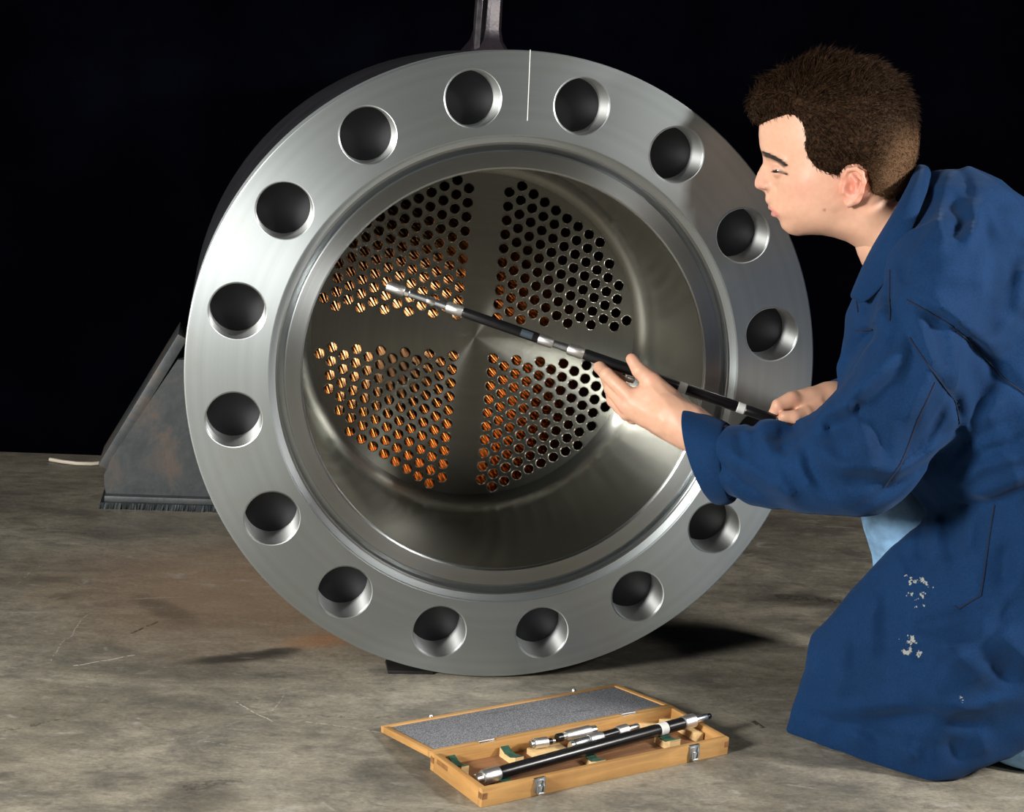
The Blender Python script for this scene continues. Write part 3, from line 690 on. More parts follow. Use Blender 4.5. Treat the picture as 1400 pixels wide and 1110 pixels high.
# --- turned-up cuff of the left sleeve, a shell of its own
def ring(cx, cy, d, ax, ay, dd, lx, n=36):
    """loop: vertical half axis (ax, ay) in pixels, depth half axis dd (m), near side shifted lx px"""
    out = []
    for i in range(n):
        t = 2 * math.pi * i / n; c, s_ = math.cos(t), math.sin(t)
        out.append(V(cx + ax * c + lx * s_, cy + ay * c, d - dd * s_))
    return out
def shell(name, rings_, th, m, parent, off, jit=0.0):
    bm = bmesh.new(); R1 = []; 
    for r in rings_: 
        R1.append(r)
    inner = []
    for r in rings_:
        c = sum((np.array(p) for p in r), np.zeros(3)) / len(r); inner.append([np.array(p) - (np.array(p) - c) / np.linalg.norm(np.array(p) - c) * th for p in r])
    loops_ = R1 + inner[::-1]
    vv = [[bm.verts.new(Vector(p)) for p in r] for r in loops_]; n = len(vv[0])
    for a in range(len(vv)):
        A, Bq = vv[a], vv[(a + 1) % len(vv)]
        for k in range(n): bm.faces.new((A[k], A[(k + 1) % n], Bq[(k + 1) % n], Bq[k]))
    o = link(name, bm_mesh(name, bm, True, 70), m, parent, off)
    sd = o.modifiers.new('s', 'SUBSURF'); sd.levels = 1; sd.render_levels = 2
    return o
shell('sleeve_cuff', [ring(958, 622, 2.325, -20, -68, 0.056, -20), ring(967, 625, 2.32, -16, -66, 0.057, -19), ring(984, 630, 2.308, -10, -61, 0.057, -17), ring(999, 632, 2.298, -4, -55, 0.052, -14)], 0.005, M_coat, man, -PB)
shell('sleeve_cuff', [ring(1136, 546, 2.425, 12, -24, 0.030, 4, 24), ring(1150, 547, 2.435, 12, -28, 0.036, 4, 24), ring(1172, 548, 2.455, 12, -31, 0.040, 4, 24)], 0.004, M_coat, man, -PB)
# --- jeans
g = G((0.44, -0.46, -0.01), (1.12, 0.22, 0.56), 0.007)
ank = Fl(1436, 1028, 0.028)
f = smin(chain(g, [(1430, 730, 2.46, 70), (1228, 706, 2.44, 47), (1262, 900, 2.46, 40)], 0.02), chain(g, [(1420, 745, 2.26, 78), (1185, 905, 2.35, 46), (1240, 962, 2.36, 34)], 0.02), 0.02)
a_, r_ = S(1240, 962, 2.36, 34)
f = smin(f, g.cap(a_, ank, r_, 0.036), 0.015)
f = carve(g, f, lambda P: 0.004 * vnoise(P * np.array((1, 1, 2.2)), 26.0) + 0.002 * vnoise(P + 2, 60.0))
f = np.maximum(f, -(g.Z - 0.001) + 0 * f)
v, q = g.net(f); v = relax(v, q, 1)
M_jean = simple('faded_denim', (0.22, 0.40, 0.62), 0.85, 0, 30, 0.35, 300, 0.4, 0.001)
link('jeans', np_mesh('jeans', local(v), q), M_jean, man)

# --- work shoe of the kneeling leg, toe on the floor behind him
a_ = np.array(ank); b_ = V(1430, 745, 2.26); dx = np.array((0.93, 0.30, 0.0)); dx /= np.linalg.norm(dx)
g = G(a_ - np.array((0.06, 0.06, 0.04)), a_ + np.array((0.24, 0.16, 0.12)), 0.004)
heel = a_ + dx * 0.045 + np.array((0, 0, 0.022)); ball = heel + dx * 0.055 + np.array((0, 0, -0.012)); toe = heel + dx * 0.12 + np.array((0, 0, -0.020))
f = smin(smin(g.cap(a_ + dx * 0.02 + np.array((0, 0, 0.01)), heel, 0.032, 0.038), g.cap(heel, ball, 0.038, 0.036), 0.015), g.cap(ball, toe, 0.036, 0.026), 0.015)
f = np.maximum(f, -(g.Z - 0.001) + 0 * f)
v, q = g.net(f); v = relax(v, q, 1)
link('work_shoe', np_mesh('work_shoe', local(v), q), simple('worn_black_leather', (0.02, 0.018, 0.016), 0.45), man)
# --- the body: one skin mesh (head, neck, trunk, arms, hands, legs)
HD = 2.30
HO = V(1140, 200, HD); LAX = (CAM - HO) / np.linalg.norm(CAM - HO)         # his left side faces the lens
upw = np.array((0, 0, 1.0)); 
UA = np.cross(upw, LAX); UA /= np.linalg.norm(UA)
if UA @ BM[:, 0] < 0: UA = -UA
VA = np.cross(LAX, UA); 
if VA @ BM[:, 1] < 0: VA = -VA
def hp(px, py):
    r = V(px, py, 1.0) - CAM; t = ((HO - CAM) @ LAX) / (r @ LAX); p = CAM + r * t - HO
    return float(p @ UA), float(p @ VA)
FACE = [(1040, 164), (1038, 172), (1037.3, 185), (1038.6, 199), (1041, 208), (1043.2, 216), (1042.8, 223), (1039, 230), (1034.6, 239), (1031.6, 248), (1031.8, 253), (1034.2, 257.6), (1039.5, 259.5), (1045, 262.5), (1047, 266), (1046, 272), (1047.5, 277),
        (1052, 280.5), (1054.6, 284.5), (1056.8, 287), (1056, 290), (1057.6, 294), (1062, 296.8), (1065, 300.5), (1066.8, 306), (1070, 312.5), (1078, 319), (1091, 322.6), (1108, 321), (1125, 321.5), (1140, 324.5), (1157, 330), (1170, 338), (1180, 347), (1200, 372), (1225, 405),
        (1275, 385), (1262, 330), (1240, 290), (1224, 272), (1232, 256), (1242, 236), (1248, 212), (1250, 182), (1244, 150), (1228, 122), (1206, 102), (1178, 88), (1148, 81), (1118, 82), (1090, 92), (1066, 108), (1048, 128), (1040, 148)]
WID = [(1045, 178, 22), (1047, 195, 22), (1060, 180, 40), (1062, 198, 39), (1080, 175, 54), (1080, 200, 53), (1048, 212, 19), (1056, 215, 28), (1066, 218, 39), (1078, 221, 48), (1092, 220, 57),
       (1047, 224, 9), (1052, 228, 13.5), (1058, 231, 24), (1066, 233, 34), (1076, 236, 42.5), (1088, 236, 54),
       (1042, 236, 6.5), (1048, 238, 11), (1038, 246, 8), (1036, 252, 8.5), (1043, 250, 13), (1049, 254, 16.5), (1054, 257, 16), (1050, 246, 14), (1057, 246, 20), (1061, 254, 23),
       (1066, 246, 33), (1078, 250, 46), (1092, 248, 58), (1108, 242, 64.5), (1124, 240, 68), (1140, 240, 70), (1100, 268, 56), (1084, 268, 47), (1072, 264, 35), (1062, 268, 24), (1053, 270, 14.5),
       (1053, 276, 12.5), (1058, 283, 17), (1061, 287, 19), (1067, 291.5, 26), (1062, 293, 18), (1066, 278, 26), (1078, 288, 38), (1066, 298.5, 16.5), (1072, 306, 18), (1080, 313, 20), (1076, 299, 28), (1090, 306, 33), (1092, 316, 20),
       (1094, 292, 46), (1110, 288, 54), (1112, 304, 45), (1128, 300, 52), (1128, 312, 40), (1110, 315, 28), (1134, 280, 61), (1148, 266, 66), (1145, 300, 52), (1145, 314, 42), (1162, 300, 56), (1160, 318, 44), (1178, 300, 60), (1182, 320, 55),
       (1176, 275, 64), (1200, 285, 58), (1200, 310, 60), (1212, 345, 60), (1238, 330, 48), (1195, 345, 44), (1225, 370, 56), (1222, 296, 50), (1250, 372, 45),
       (1100, 200, 64), (1092, 150, 58), (1110, 120, 50), (1130, 165, 71), (1150, 200, 75), (1180, 190, 77), (1160, 150, 73), (1200, 160, 71), (1150, 115, 56), (1180, 120, 57), (1200, 220, 72), (1210, 250, 60), (1225, 190, 61), (1222, 225, 57), (1225, 150, 47), (1068, 140, 40), (1056, 155, 27)]
def tps(pts, val, smooth=1e-7):
    P = np.array(pts); n = len(P); d = np.hypot(P[:, None, 0] - P[None, :, 0], P[:, None, 1] - P[None, :, 1]) / 0.1
    K = np.where(d > 0, d * d * np.log(d + 1e-12), 0) + np.eye(n) * smooth
    A = np.zeros((n + 3, n + 3)); A[:n, :n] = K; A[:n, n] = 1; A[:n, n + 1:] = P / 0.1; A[n, :n] = 1; A[n + 1:, :n] = (P / 0.1).T
    c = np.linalg.solve(A, np.concatenate([val, np.zeros(3)]))
    def ev(a, b):
        r = np.full(a.shape, c[n]) + c[n + 1] * a / 0.1 + c[n + 2] * b / 0.1
        for i in range(n):
            d2 = ((a - P[i, 0]) ** 2 + (b - P[i, 1]) ** 2) / 0.01; r += c[i] * 0.5 * d2 * np.log(d2 + 1e-18)
        return r
    return ev
def outward(poly, off):
    P = np.array(poly); t = np.roll(P, -1, 0) - np.roll(P, 1, 0); nrm = np.stack([t[:, 1], -t[:, 0]], 1); nrm /= np.linalg.norm(nrm, axis=1)[:, None]
    area = np.sum(P[:, 0] * np.roll(P[:, 1], -1) - P[:, 1] * np.roll(P[:, 0], -1))
    return P + nrm * off * (1 if area > 0 else -1)
fh = np.array([hp(*p) for p in FACE])
zero = fh; ow = outward(fh, 0.016)
front = np.array([p[0] < 1070 and p[1] > 215 for p in FACE])
ctrl = [tuple(p) for p in zero] + [tuple(p) for p in ow] + [hp(x, y) for x, y, _ in WID]
val = np.concatenate([np.zeros(len(zero)), np.where(front, -2 * 0.012 * 0.016, -2 * 0.05 * 0.016), np.array([(w_ * 0.001) ** 2 for _, _, w_ in WID])])
qf = tps(ctrl, val, 3e-4)
def inpoly(a, b, poly):
    r = np.zeros(a.shape, bool); n = len(poly)
    for i in range(n):
        (x0, y0), (x1, y1) = poly[i], poly[(i + 1) % n]
        c = ((y0 > b) != (y1 > b)) & (a < (x1 - x0) * (b - y0) / (y1 - y0 + 1e-15) + x0); r ^= c
    return r
def pdist(a, b, poly, closed=True):
    pl = list(map(tuple, poly)) + ([tuple(poly[0])] if closed else []); return dseg(a, b, pl)
HS = 0.0021
lo = (-0.125, -0.145, -0.095); hi = (0.150, 0.235, 0.095)
hg = G(lo, hi, HS)                    # local grid: a (right), b (down), l (towards the lens)
A2, B2 = np.meshgrid(hg.X[:, 0, 0].astype(float), hg.Y[0, :, 0].astype(float), indexing='ij')
Q = qf(A2, B2)
ins = inpoly(A2, B2, fh); dd = pdist(A2, B2, fh)
Q = np.where(ins, np.maximum(Q, 2 * 0.004 * dd), np.minimum(Q, -2 * 0.008 * dd))
gq = np.gradient(Q, HS); gmag = np.sqrt(gq[0] ** 2 + gq[1] ** 2)[:, :, None]
F = (hg.Z ** 2 - Q[:, :, None]) / np.sqrt(4 * hg.Z ** 2 + gmag ** 2 + 1e-5)
F = F.astype(np.float32)
def H3(px, py, l): a, b = hp(px, py); return (a, b, l)
PX = 0.00104
def hchain(pts, k=0.003):
    f = None
    for p, q_ in zip(pts[:-1], pts[1:]):
        c = hg.cap(H3(*p[:3]), H3(*q_[:3]), p[3], q_[3]); f = c if f is None else smin(f, c, k)
    return f
I3 = np.eye(3)
for sgn in (1, -1):
    s_ = sgn
    # ear
    th = math.radians(-12); Ae = np.array([[math.cos(th), math.sin(th), 0.22 * s_], [-math.sin(th), math.cos(th), 0], [-0.22 * s_, 0, 1.0]]); Ae /= np.linalg.norm(Ae, axis=1)[:, None]
    pad = hg.ell(H3(1166, 254, 0.0735 * s_), Ae, (0.0140, 0.0255, 0.0050))
    hel = hchain([(1157, 249, .071 * s_, .0024), (1154, 239, .0735 * s_, .0028), (1159, 231, .077 * s_, .0030), (1168, 229.5, .080 * s_, .0031), (1177, 235, .0825 * s_, .0032), (1180, 247, .083 * s_, .0031), (1177, 260, .081 * s_, .0030), (1169, 271, .077 * s_, .0034), (1160, 277, .0725 * s_, .0044), (1155, 273, .070 * s_, .0036)])
    anti = hchain([(1164, 239, .0765 * s_, .0022), (1171, 247, .0785 * s_, .0026), (1170, 258, .0775 * s_, .0026), (1163, 266, .0745 * s_, .0026)])
    tra = hchain([(1153, 254, .0715 * s_, .0034), (1152.5, 261, .0715 * s_, .0034)])
    ear = smin(smin(smin(pad, hel, 0.003), anti, 0.003), tra, 0.003)
    ear = smax(ear, -hg.ell(H3(1160.5, 255, 0.0800 * s_), Ae, (0.0062, 0.0100, 0.0085)), 0.002)
    ear = smax(ear, -hg.ell(H3(1159, 246, 0.0815 * s_), Ae, (0.0050, 0.0055, 0.0065)), 0.002)
    F = smin(F, ear, 0.003)
    # brow ridge, lids, nostril, lips
    F = smin(F, hchain([(1049, 213, .021 * s_, .004), (1060, 214.5, .033 * s_, .004), (1073, 220, .045 * s_, .003)]), 0.006)
    F = smin(F, hg.ell(H3(1067.5, 233.2, 0.0290 * s_), I3, (0.0122, 0.0110, 0.0122)), 0.003)
    F = smax(F, -hchain([(1058.5, 233.5, .0330 * s_, .0011), (1063, 233.6, .0405 * s_, .0014), (1069, 234.8, .0425 * s_, .0012), (1076, 237.5, .0440 * s_, .0008)]), 0.0012)
    F = smin(F, hg.ell(H3(1051, 255, 0.0120 * s_), I3, (0.0085, 0.0062, 0.0055)), 0.003)
    F = smax(F, -hg.ell(H3(1046.5, 259.8, 0.0070 * s_), I3, (0.0060, 0.0028, 0.0034)), 0.002)
    F = smax(F, -hchain([(1057, 248, .0215 * s_, .001), (1061, 255, .0235 * s_, .0012), (1062, 261, .0225 * s_, .001)]), 0.003)
F = smax(F, -hchain([(1055.5, 287.6, 0.0, .0012), (1059, 288.4, 0.014, .0014), (1066.5, 291.8, 0.0255, .0011)]), 0.002)
F = smax(F, -hchain([(1055.5, 287.6, 0.0, .0012), (1059, 288.4, -0.014, .0014), (1066.5, 291.8, -0.0255, .0011)]), 0.002)
for s_ in (1, -1):
    F = smin(F, hchain([(1053.5, 283.4, 0.0, .0032), (1057, 284.8, .011 * s_, .0034), (1064.5, 290.2, .0235 * s_, .0018)]), 0.003)
    F = smin(F, hchain([(1058, 292.4, 0.0, .0036), (1060.5, 292.6, .010 * s_, .0036), (1066, 292.6, .0225 * s_, .0018)]), 0.003)
hv, hq = hg.net(F)
hv = relax(hv, hq, 1, 0.4)
Rl = np.stack([UA, VA, LAX])
def h2w(v): return HO + v @ Rl
head_v = h2w(hv)
det = np.linalg.det(Rl)
if det < 0: hq = hq[:, ::-1]
# --- hands
def hand(boxpts, palm, fingers, arm, h=0.0019, extra=None):
    P = np.array([V(*p) for p in boxpts]); g = G(P.min(0) - 0.03, P.max(0) + 0.03, h)
    f = g.hull([S(*s) for s in palm])
    f = smax(f, f, 0.001); 
    f = smin(f, chain(g, arm, 0.01), 0.014)
    ff = None
    for fi in fingers:
        c = chain(g, fi, 0.0025)
        k = 0.0012 if ff is not None else 0
        ff = c if ff is None else smin(ff, c, 0.0012)
    f = smin(f, ff, 0.006)
    f = carve(g, f, lambda Pq: 0.0006 * vnoise(Pq, 90.0), 0.01)
    v, q = g.net(f); return relax(v, q, 1, 0.5), q
L_index = [(860, 541, 2.350, 11), (829, 512, 2.360, 9.3), (819.5, 502, 2.390, 8.2), (836, 496, 2.412, 7)]
L_mid = [(855, 555, 2.354, 11), (835, 531, 2.372, 9.2), (829, 517, 2.402, 8.2), (845, 507, 2.418, 7)]
L_ring = [(856, 565, 2.362, 10), (838, 547, 2.388, 8.6), (834, 530, 2.412, 7.6), (850, 519, 2.422, 6.8)]
L_pin = [(865, 572, 2.368, 9), (850, 560, 2.396, 7.4), (846, 545, 2.418, 6.6), (858, 534, 2.425, 6)]
L_thumb = [(912, 545, 2.345, 17), (892, 522, 2.347, 12.8), (874, 507, 2.350, 10.2), (863.5, 491, 2.358, 8.0)]
lv, lq = hand([(805, 480, 2.34), (1010, 610, 2.31), (850, 540, 2.43), (850, 540, 2.32)],
              [(918, 571, 2.337, 29), (893, 538, 2.348, 20), (868, 556, 2.352, 16), (866, 548, 2.352, 16), (880, 573, 2.350, 12), (862, 563, 2.356, 11)],
              [L_index, L_mid, L_ring, L_pin, L_thumb], [(918, 571, 2.337, 30), (940, 583, 2.328, 30), (1005, 622, 2.30, 30)])
R_index = [(1082, 547, 2.395, 12.5), (1064, 555, 2.388, 9.4), (1057.5, 565, 2.392, 7.0), (1064, 571, 2.402, 6.2)]
R_mid = [(1085, 552, 2.412, 11.5), (1069, 561, 2.410, 9), (1064, 573, 2.418, 7.5), (1074, 579, 2.424, 7)]
R_ring = [(1092, 557, 2.426, 10.5), (1077, 568, 2.430, 8.4), (1075, 580, 2.434, 7.2), (1085, 585, 2.436, 6.6)]
R_pin = [(1100, 562, 2.436, 9.5), (1088, 574, 2.444, 7.4), (1087, 584, 2.446, 6.4), (1095, 588, 2.446, 6)]
R_thumb = [(1120, 562, 2.402, 15), (1103, 566, 2.388, 11), (1086, 570, 2.378, 9.2), (1071.5, 569, 2.378, 7.6)]
rv, rq = hand([(1045, 520, 2.38), (1180, 600, 2.45), (1090, 560, 2.46), (1090, 560, 2.36)],
              [(1140, 546, 2.430, 22), (1112, 547, 2.412, 20), (1090, 549, 2.403, 16), (1096, 556, 2.42, 16), (1122, 562, 2.415, 15)],
              [R_index, R_mid, R_ring, R_pin, R_thumb], [(1135, 546, 2.428, 23), (1160, 547, 2.45, 24), (1180, 548, 2.46, 24)])
# --- core of the body inside the clothes
g = G((0.36, -0.62, 0.0), (1.12, 0.28, 0.95), 0.012)
f = smin(chain(g, [(1225, 330, 2.30, 55), (1320, 400, 2.30, 70), (1420, 640, 2.30, 75), (1440, 720, 2.30, 80)], 0.05), chain(g, [(1285, 390, 2.16, 48), (1325, 400, 2.30, 70), (1270, 370, 2.44, 50)], 0.03), 0.03)
f = smin(f, chain(g, [(1285, 390, 2.16, 46), (1200, 600, 2.165, 38), (1180, 632, 2.17, 34), (1000, 610, 2.295, 28)], 0.02), 0.02)
f = smin(f, chain(g, [(1270, 370, 2.44, 46), (1225, 500, 2.52, 36), (1160, 547, 2.45, 20)], 0.02), 0.02)
for sx in ([(1430, 740, 2.24, 70), (1190, 905, 2.345, 36), (1300, 955, 2.36, 30)], [(1430, 730, 2.44, 55), (1236, 712, 2.44, 36), (1264, 890, 2.46, 30)]): f = smin(f, chain(g, sx, 0.02), 0.03)
f = np.maximum(f, -(g.Z - 0.004) + 0 * f)
bv, bq = g.net(f)
allv = np.concatenate([head_v, lv, rv, bv]); o1 = len(head_v); o2 = o1 + len(lv); o3 = o2 + len(rv)
allq = np.concatenate([hq, lq + o1, rq + o2, bq + o3])
me = np_mesh('body', local(allv), allq)
# skin colour: lips, ear, cheeks, brows, a little stubble shade in the skin's own colours, plus dark nostrils
col = np.tile(np.array([0.66, 0.385, 0.265]), (len(allv), 1))
u, w_, dpt = toimg(allv)
isH = np.arange(len(allv)) < o1
def paint(mask, c, k): 
    kk = (np.clip(mask, 0, 1) * k)[:, None]; col[:] = col * (1 - kk) + np.array(c) * kk
def spot(px, py, r): return np.exp(-(((u - px) ** 2 + (w_ - py) ** 2) / r ** 2)) * isH
paint(spot(1100, 255, 26), (0.68, 0.33, 0.24), 0.55); paint(spot(1040, 250, 12), (0.66, 0.32, 0.24), 0.5)
paint(spot(1166, 254, 22), (0.62, 0.20, 0.14), 0.8)
lip = np.array([hp(x, y) for x, y in ((1050.5, 279.5), (1055, 281.8), (1061, 286.5), (1067, 291.5), (1066, 294.5), (1061, 297.5), (1053, 297.5), (1050, 288))])
hl = np.zeros((len(allv), 2)); hl[:o1] = hv[:, :2]; hl[o1:] = 9
inl = inpoly(hl[:, 0], hl[:, 1], lip); dl = pdist(hl[:, 0], hl[:, 1], lip)
paint(np.where(inl, np.clip(dl / 0.001, 0.3, 1), np.clip(0.3 - dl / 0.003, 0, 1)), (0.60, 0.24, 0.20), 0.85)
brow = [hp(x, y) for x, y in ((1041.5, 209), (1047, 211.5), (1056, 214.5), (1066, 219.5), (1073, 225.5))]
db = dseg(hl[:, 0], hl[:, 1], brow); paint(np.clip(1.5 - db / 0.0030, 0, 1), (0.09, 0.045, 0.03), 0.9)
eye = [hp(x, y) for x, y in ((1058, 233), (1063, 232.6), (1070, 233.6), (1077, 237))]
de = dseg(hl[:, 0], hl[:, 1], eye); paint(np.clip(1.2 - de / 0.0022, 0, 1), (0.10, 0.055, 0.045), 0.75)
paint(spot(1127, 287, 1.6), (0.12, 0.06, 0.05), 0.9)
paint(spot(1046.5, 259.5, 3.0), (0.2, 0.08, 0.06), 0.7)  # nostril shade painted into the skin colour
for px, py, r in ((862, 487, 5.5), (1066, 565, 4)):
    k = np.exp(-(((u - px) ** 2 + (w_ - py) ** 2) / r ** 2)) * (~isH); paint(k, (0.62, 0.28, 0.21), 0.6)
for px, py, r in ((851, 545, 8), (848, 560, 7), (893, 513, 7), (1065, 555, 6), (1086, 545, 7)):
    k = np.exp(-(((u - px) ** 2 + (w_ - py) ** 2) / r ** 2)) * (~isH); paint(k, (0.68, 0.31, 0.23), 0.45)
ca_ = me.color_attributes.new('skin', 'FLOAT_COLOR', 'POINT'); ca_.data.foreach_set('color', np.concatenate([col, np.ones((len(col), 1))], 1).ravel())
m, nt, b = mat('skin')
at_ = N(nt, 'ShaderNodeAttribute', attribute_name='skin')
gg = N(nt, 'ShaderNodeNewGeometry').outputs['Position']
c = mix(nt, 0.22, at_.outputs['Color'], ramp(nt, noise(nt, gg, 120, 5), [(0.3, (0.42, 0.36, 0.34)), (0.7, (0.62, 0.60, 0.60))]), 'OVERLAY')
nt.links.new(c, b.inputs['Base Color']); b.inputs['Roughness'].default_value = 0.48; b.inputs['Specular IOR Level'].default_value = 0.4
b.inputs['Subsurface Weight'].default_value = 0.12; b.inputs['Subsurface Radius'].default_value = (0.006, 0.002, 0.001); b.inputs['Subsurface Scale'].default_value = 1.0
bump(nt, b, noise(nt, gg, 700, 3), 0.12, 0.0006)
link('body', me, m, man)
M_eye, nt, b = mat('eye'); b.inputs['Roughness'].default_value = 0.35; b.inputs['Base Color'].default_value = (0.13, 0.11, 0.10, 1)
M_iris = simple('iris', (0.05, 0.03, 0.02), 0.15)
for s_ in (1, -1):
    bm = bmesh.new(); bmesh.ops.create_uvsphere(bm, u_segments=20, v_segments=12, radius=0.0112)
    for f_ in bm.faces:
        cc = f_.calc_center_median().normalized(); f_.material_index = 1 if cc.dot(Vector((-0.86, 0.20, 0.46 * s_)).normalized()) > 0.72 else 0
    a, b_, l = H3(1067.5, 233.2, 0.0292 * s_); Mw = Matrix.Translation(Vector(HO + np.array((a, b_, l)) @ Rl) - PB) @ Matrix([list(r) for r in Rl.T]).to_4x4()
    bm.transform(Mw); link('eyeball', bm_mesh('eyeball', bm), [M_eye, M_iris], man)
# --- hair: cap plus thousands of short tapered strands, one mesh
HAIR = [(1029, 166), (1023, 150), (1028, 130), (1040, 117), (1056, 110), (1075, 97), (1096, 89), (1122, 80), (1151, 81), (1189, 90), (1211, 101), (1226, 114), (1241, 135), (1252, 158), (1256, 182), (1254, 212), (1244, 241), (1231, 262), (1215, 273)]
LINE = [(1029, 166), (1040, 171), (1055, 165), (1068, 160.5), (1082, 158), (1091, 161), (1099, 172), (1102, 187), (1100, 201), (1106, 216), (1116, 229), (1130, 236), (1147, 238), (1152, 231), (1160, 225), (1172, 224), (1183, 232), (1185, 248), (1190, 262), (1203, 268), (1215, 273)]
poly = np.array([hp(*p) for p in HAIR + LINE[::-1][1:-1]])
hins = inpoly(A2, B2, poly); hb = dseg(A2, B2, [hp(*p) for p in LINE]); ho = dseg(A2, B2, [hp(*p) for p in HAIR])
Wh = np.sqrt(np.maximum(Q, 0))
t = np.clip(0.0015 + 0.35 * hb, 0, 0.0085)
sd = np.where(inpoly(A2, B2, poly), 1.0, -1.0)
Rr = 0.05
# hair half-width: head plus thickness inside, and beyond the skull out to the hair outline
qh = np.where(ins, (Wh + t) ** 2, 0)
qh = np.where(ins, np.maximum((Wh + t) ** 2, np.minimum(np.minimum(0.08 * ho, 0.05 ** 2), (Wh + 0.0015 + 0.6 * hb) ** 2)), 0.055 * ho)
for _ in range(4):
    p_ = np.pad(qh, 1, mode='edge'); qh = (p_[:-2, 1:-1] + p_[2:, 1:-1] + p_[1:-1, :-2] + p_[1:-1, 2:] + qh) / 5
qh = np.where(hins, qh, -2 * 0.03 * np.minimum(hb, ho) - 1e-5)
gq = np.gradient(qh, HS); gmag = np.sqrt(gq[0] ** 2 + gq[1] ** 2)[:, :, None]
FH = ((hg.Z ** 2 - qh[:, :, None]) / np.sqrt(4 * hg.Z ** 2 + np.minimum(gmag, 0.2) ** 2 + 1e-5)).astype(np.float32)
cv, cq = hg.net(FH); cv = relax(cv, cq, 3, 0.5)
if det < 0: cq = cq[:, ::-1]
p0, p1, p2, p3 = (cv[cq[:, i]] for i in range(4))
fc = (p0 + p1 + p2 + p3) / 4; nr = np.cross(p2 - p0, p3 - p1); ar = np.linalg.norm(nr, axis=1); nr /= (ar[:, None] + 1e-12)
if det < 0: nr = -nr
if np.mean(np.sum(nr * (fc - np.array((0.01, -0.02, 0))), 1)) < 0: nr = -nr
rs = np.random.RandomState(5); NS = 17000
pick = rs.choice(len(fc), NS, p=ar / ar.sum())
base = fc[pick] + (rs.rand(NS, 3) - 0.5) * 0.003; nn = nr[pick]
top_ = np.clip((hp(1140, 165)[1] - base[:, 1]) / 0.05, 0, 1)                # 1 on the crown, 0 low on the sides
fr = np.clip((hp(1110, 150)[0] - base[:, 0]) / 0.05, 0, 1)                  # 1 above the forehead
back = np.clip((base[:, 0] - hp(1175, 200)[0]) / 0.04, 0, 1)
flow = np.stack([0.75 - 1.4 * fr * top_, 0.75 - 1.3 * top_ * (1 - 0.2 * fr), 0 * fr], 1)
flow += (0.55 + 0.6 * top_)[:, None] * np.stack([vnoise(base, 55.0), vnoise(base + 7, 55.0), vnoise(base + 3, 55.0)], 1) + 0.25 * (rs.rand(NS, 3) - 0.5)
flow -= nn * np.sum(flow * nn, 1)[:, None]; flow /= np.linalg.norm(flow, axis=1)[:, None] + 1e-9
dirn = flow * (0.85 - 0.15 * top_)[:, None] + nn * (0.30 + 0.45 * top_ + 0.15 * back)[:, None]; dirn /= np.linalg.norm(dirn, axis=1)[:, None]
ln = (0.0068 + 0.0095 * top_ + 0.003 * fr * top_ - 0.003 * back * (1 - top_)) * rs.uniform(0.45, 1.3, NS) * (1 + 0.5 * np.clip(vnoise(base + 9, 70.0), -0.6, 1) * top_)
rad = rs.uniform(0.00030, 0.00055, NS)
SV, SF = [], []
side = np.cross(dirn, rs.normal(size=(NS, 3))); side /= np.linalg.norm(side, axis=1)[:, None]; sid2 = np.cross(dirn, side)
mid = base + dirn * (ln * 0.55)[:, None]; tip = base + dirn * ln[:, None] + flow * (ln * 0.25)[:, None]
base = base - nn * 0.002
rings_ = []
for (pt, k) in ((base, 1.0), (mid, 0.8)):
    for j in range(3):
        an = 2 * math.pi * j / 3; rings_.append(pt + (side * math.cos(an) + sid2 * math.sin(an)) * (rad * k)[:, None])
rings_.append(tip)
SV = np.stack(rings_, 1).reshape(-1, 3); i0 = np.arange(NS) * 7
Fq = np.concatenate([np.stack([i0 + j, i0 + (j + 1) % 3, i0 + 3 + (j + 1) % 3, i0 + 3 + j], 1) for j in range(3)]); Ft = np.concatenate([np.stack([i0 + 3 + j, i0 + 3 + (j + 1) % 3, i0 + 6], 1) for j in range(3)])
allv2 = np.concatenate([cv - 0, SV]); no = len(cv)
faces = [tuple(x) for x in cq] + [tuple(x) for x in (Fq + no)] + [tuple(x) for x in (Ft + no)]
hme = np_mesh('hair', local(h2w(allv2)), faces)
# clipped short at the nape, scalp showing; light on it painted in too
hx, hy = hp(1214, 262); hx2, hy2 = hp(1240, 205)
t_ = np.clip(((allv2[:, 0] - hx) * (hx2 - hx) + (allv2[:, 1] - hy) * (hy2 - hy)) / ((hx2 - hx) ** 2 + (hy2 - hy) ** 2), 0, 1)
fd = np.exp(-((allv2[:, 0] - hx - t_ * (hx2 - hx)) ** 2 + (allv2[:, 1] - hy - t_ * (hy2 - hy)) ** 2) / 0.024 ** 2) * 0.85
at = hme.attributes.new('fade', 'FLOAT', 'POINT'); at.data.foreach_set('value', fd)
m, nt, b = mat('dark_brown_hair')
gg = N(nt, 'ShaderNodeNewGeometry').outputs['Position']
cN = ramp(nt, noise(nt, gg, 260, 3), [(0.38, (0.0035, 0.0019, 0.0013)), (0.68, (0.040, 0.021, 0.0115))])
at_ = N(nt, 'ShaderNodeAttribute', attribute_name='fade')
cN = mix(nt, at_.outputs['Fac'], cN, (0.16, 0.090, 0.048)); nt.links.new(cN, b.inputs['Base Color'])
b.inputs['Roughness'].default_value = 0.5; b.inputs['Specular IOR Level'].default_value = 0.22; b.inputs['Specular Tint'].default_value = (0.8, 0.5, 0.3, 1)
bump(nt, b, noise(nt, gg, 420, 3), 0.9, 0.003)
link('hair', hme, m, man)
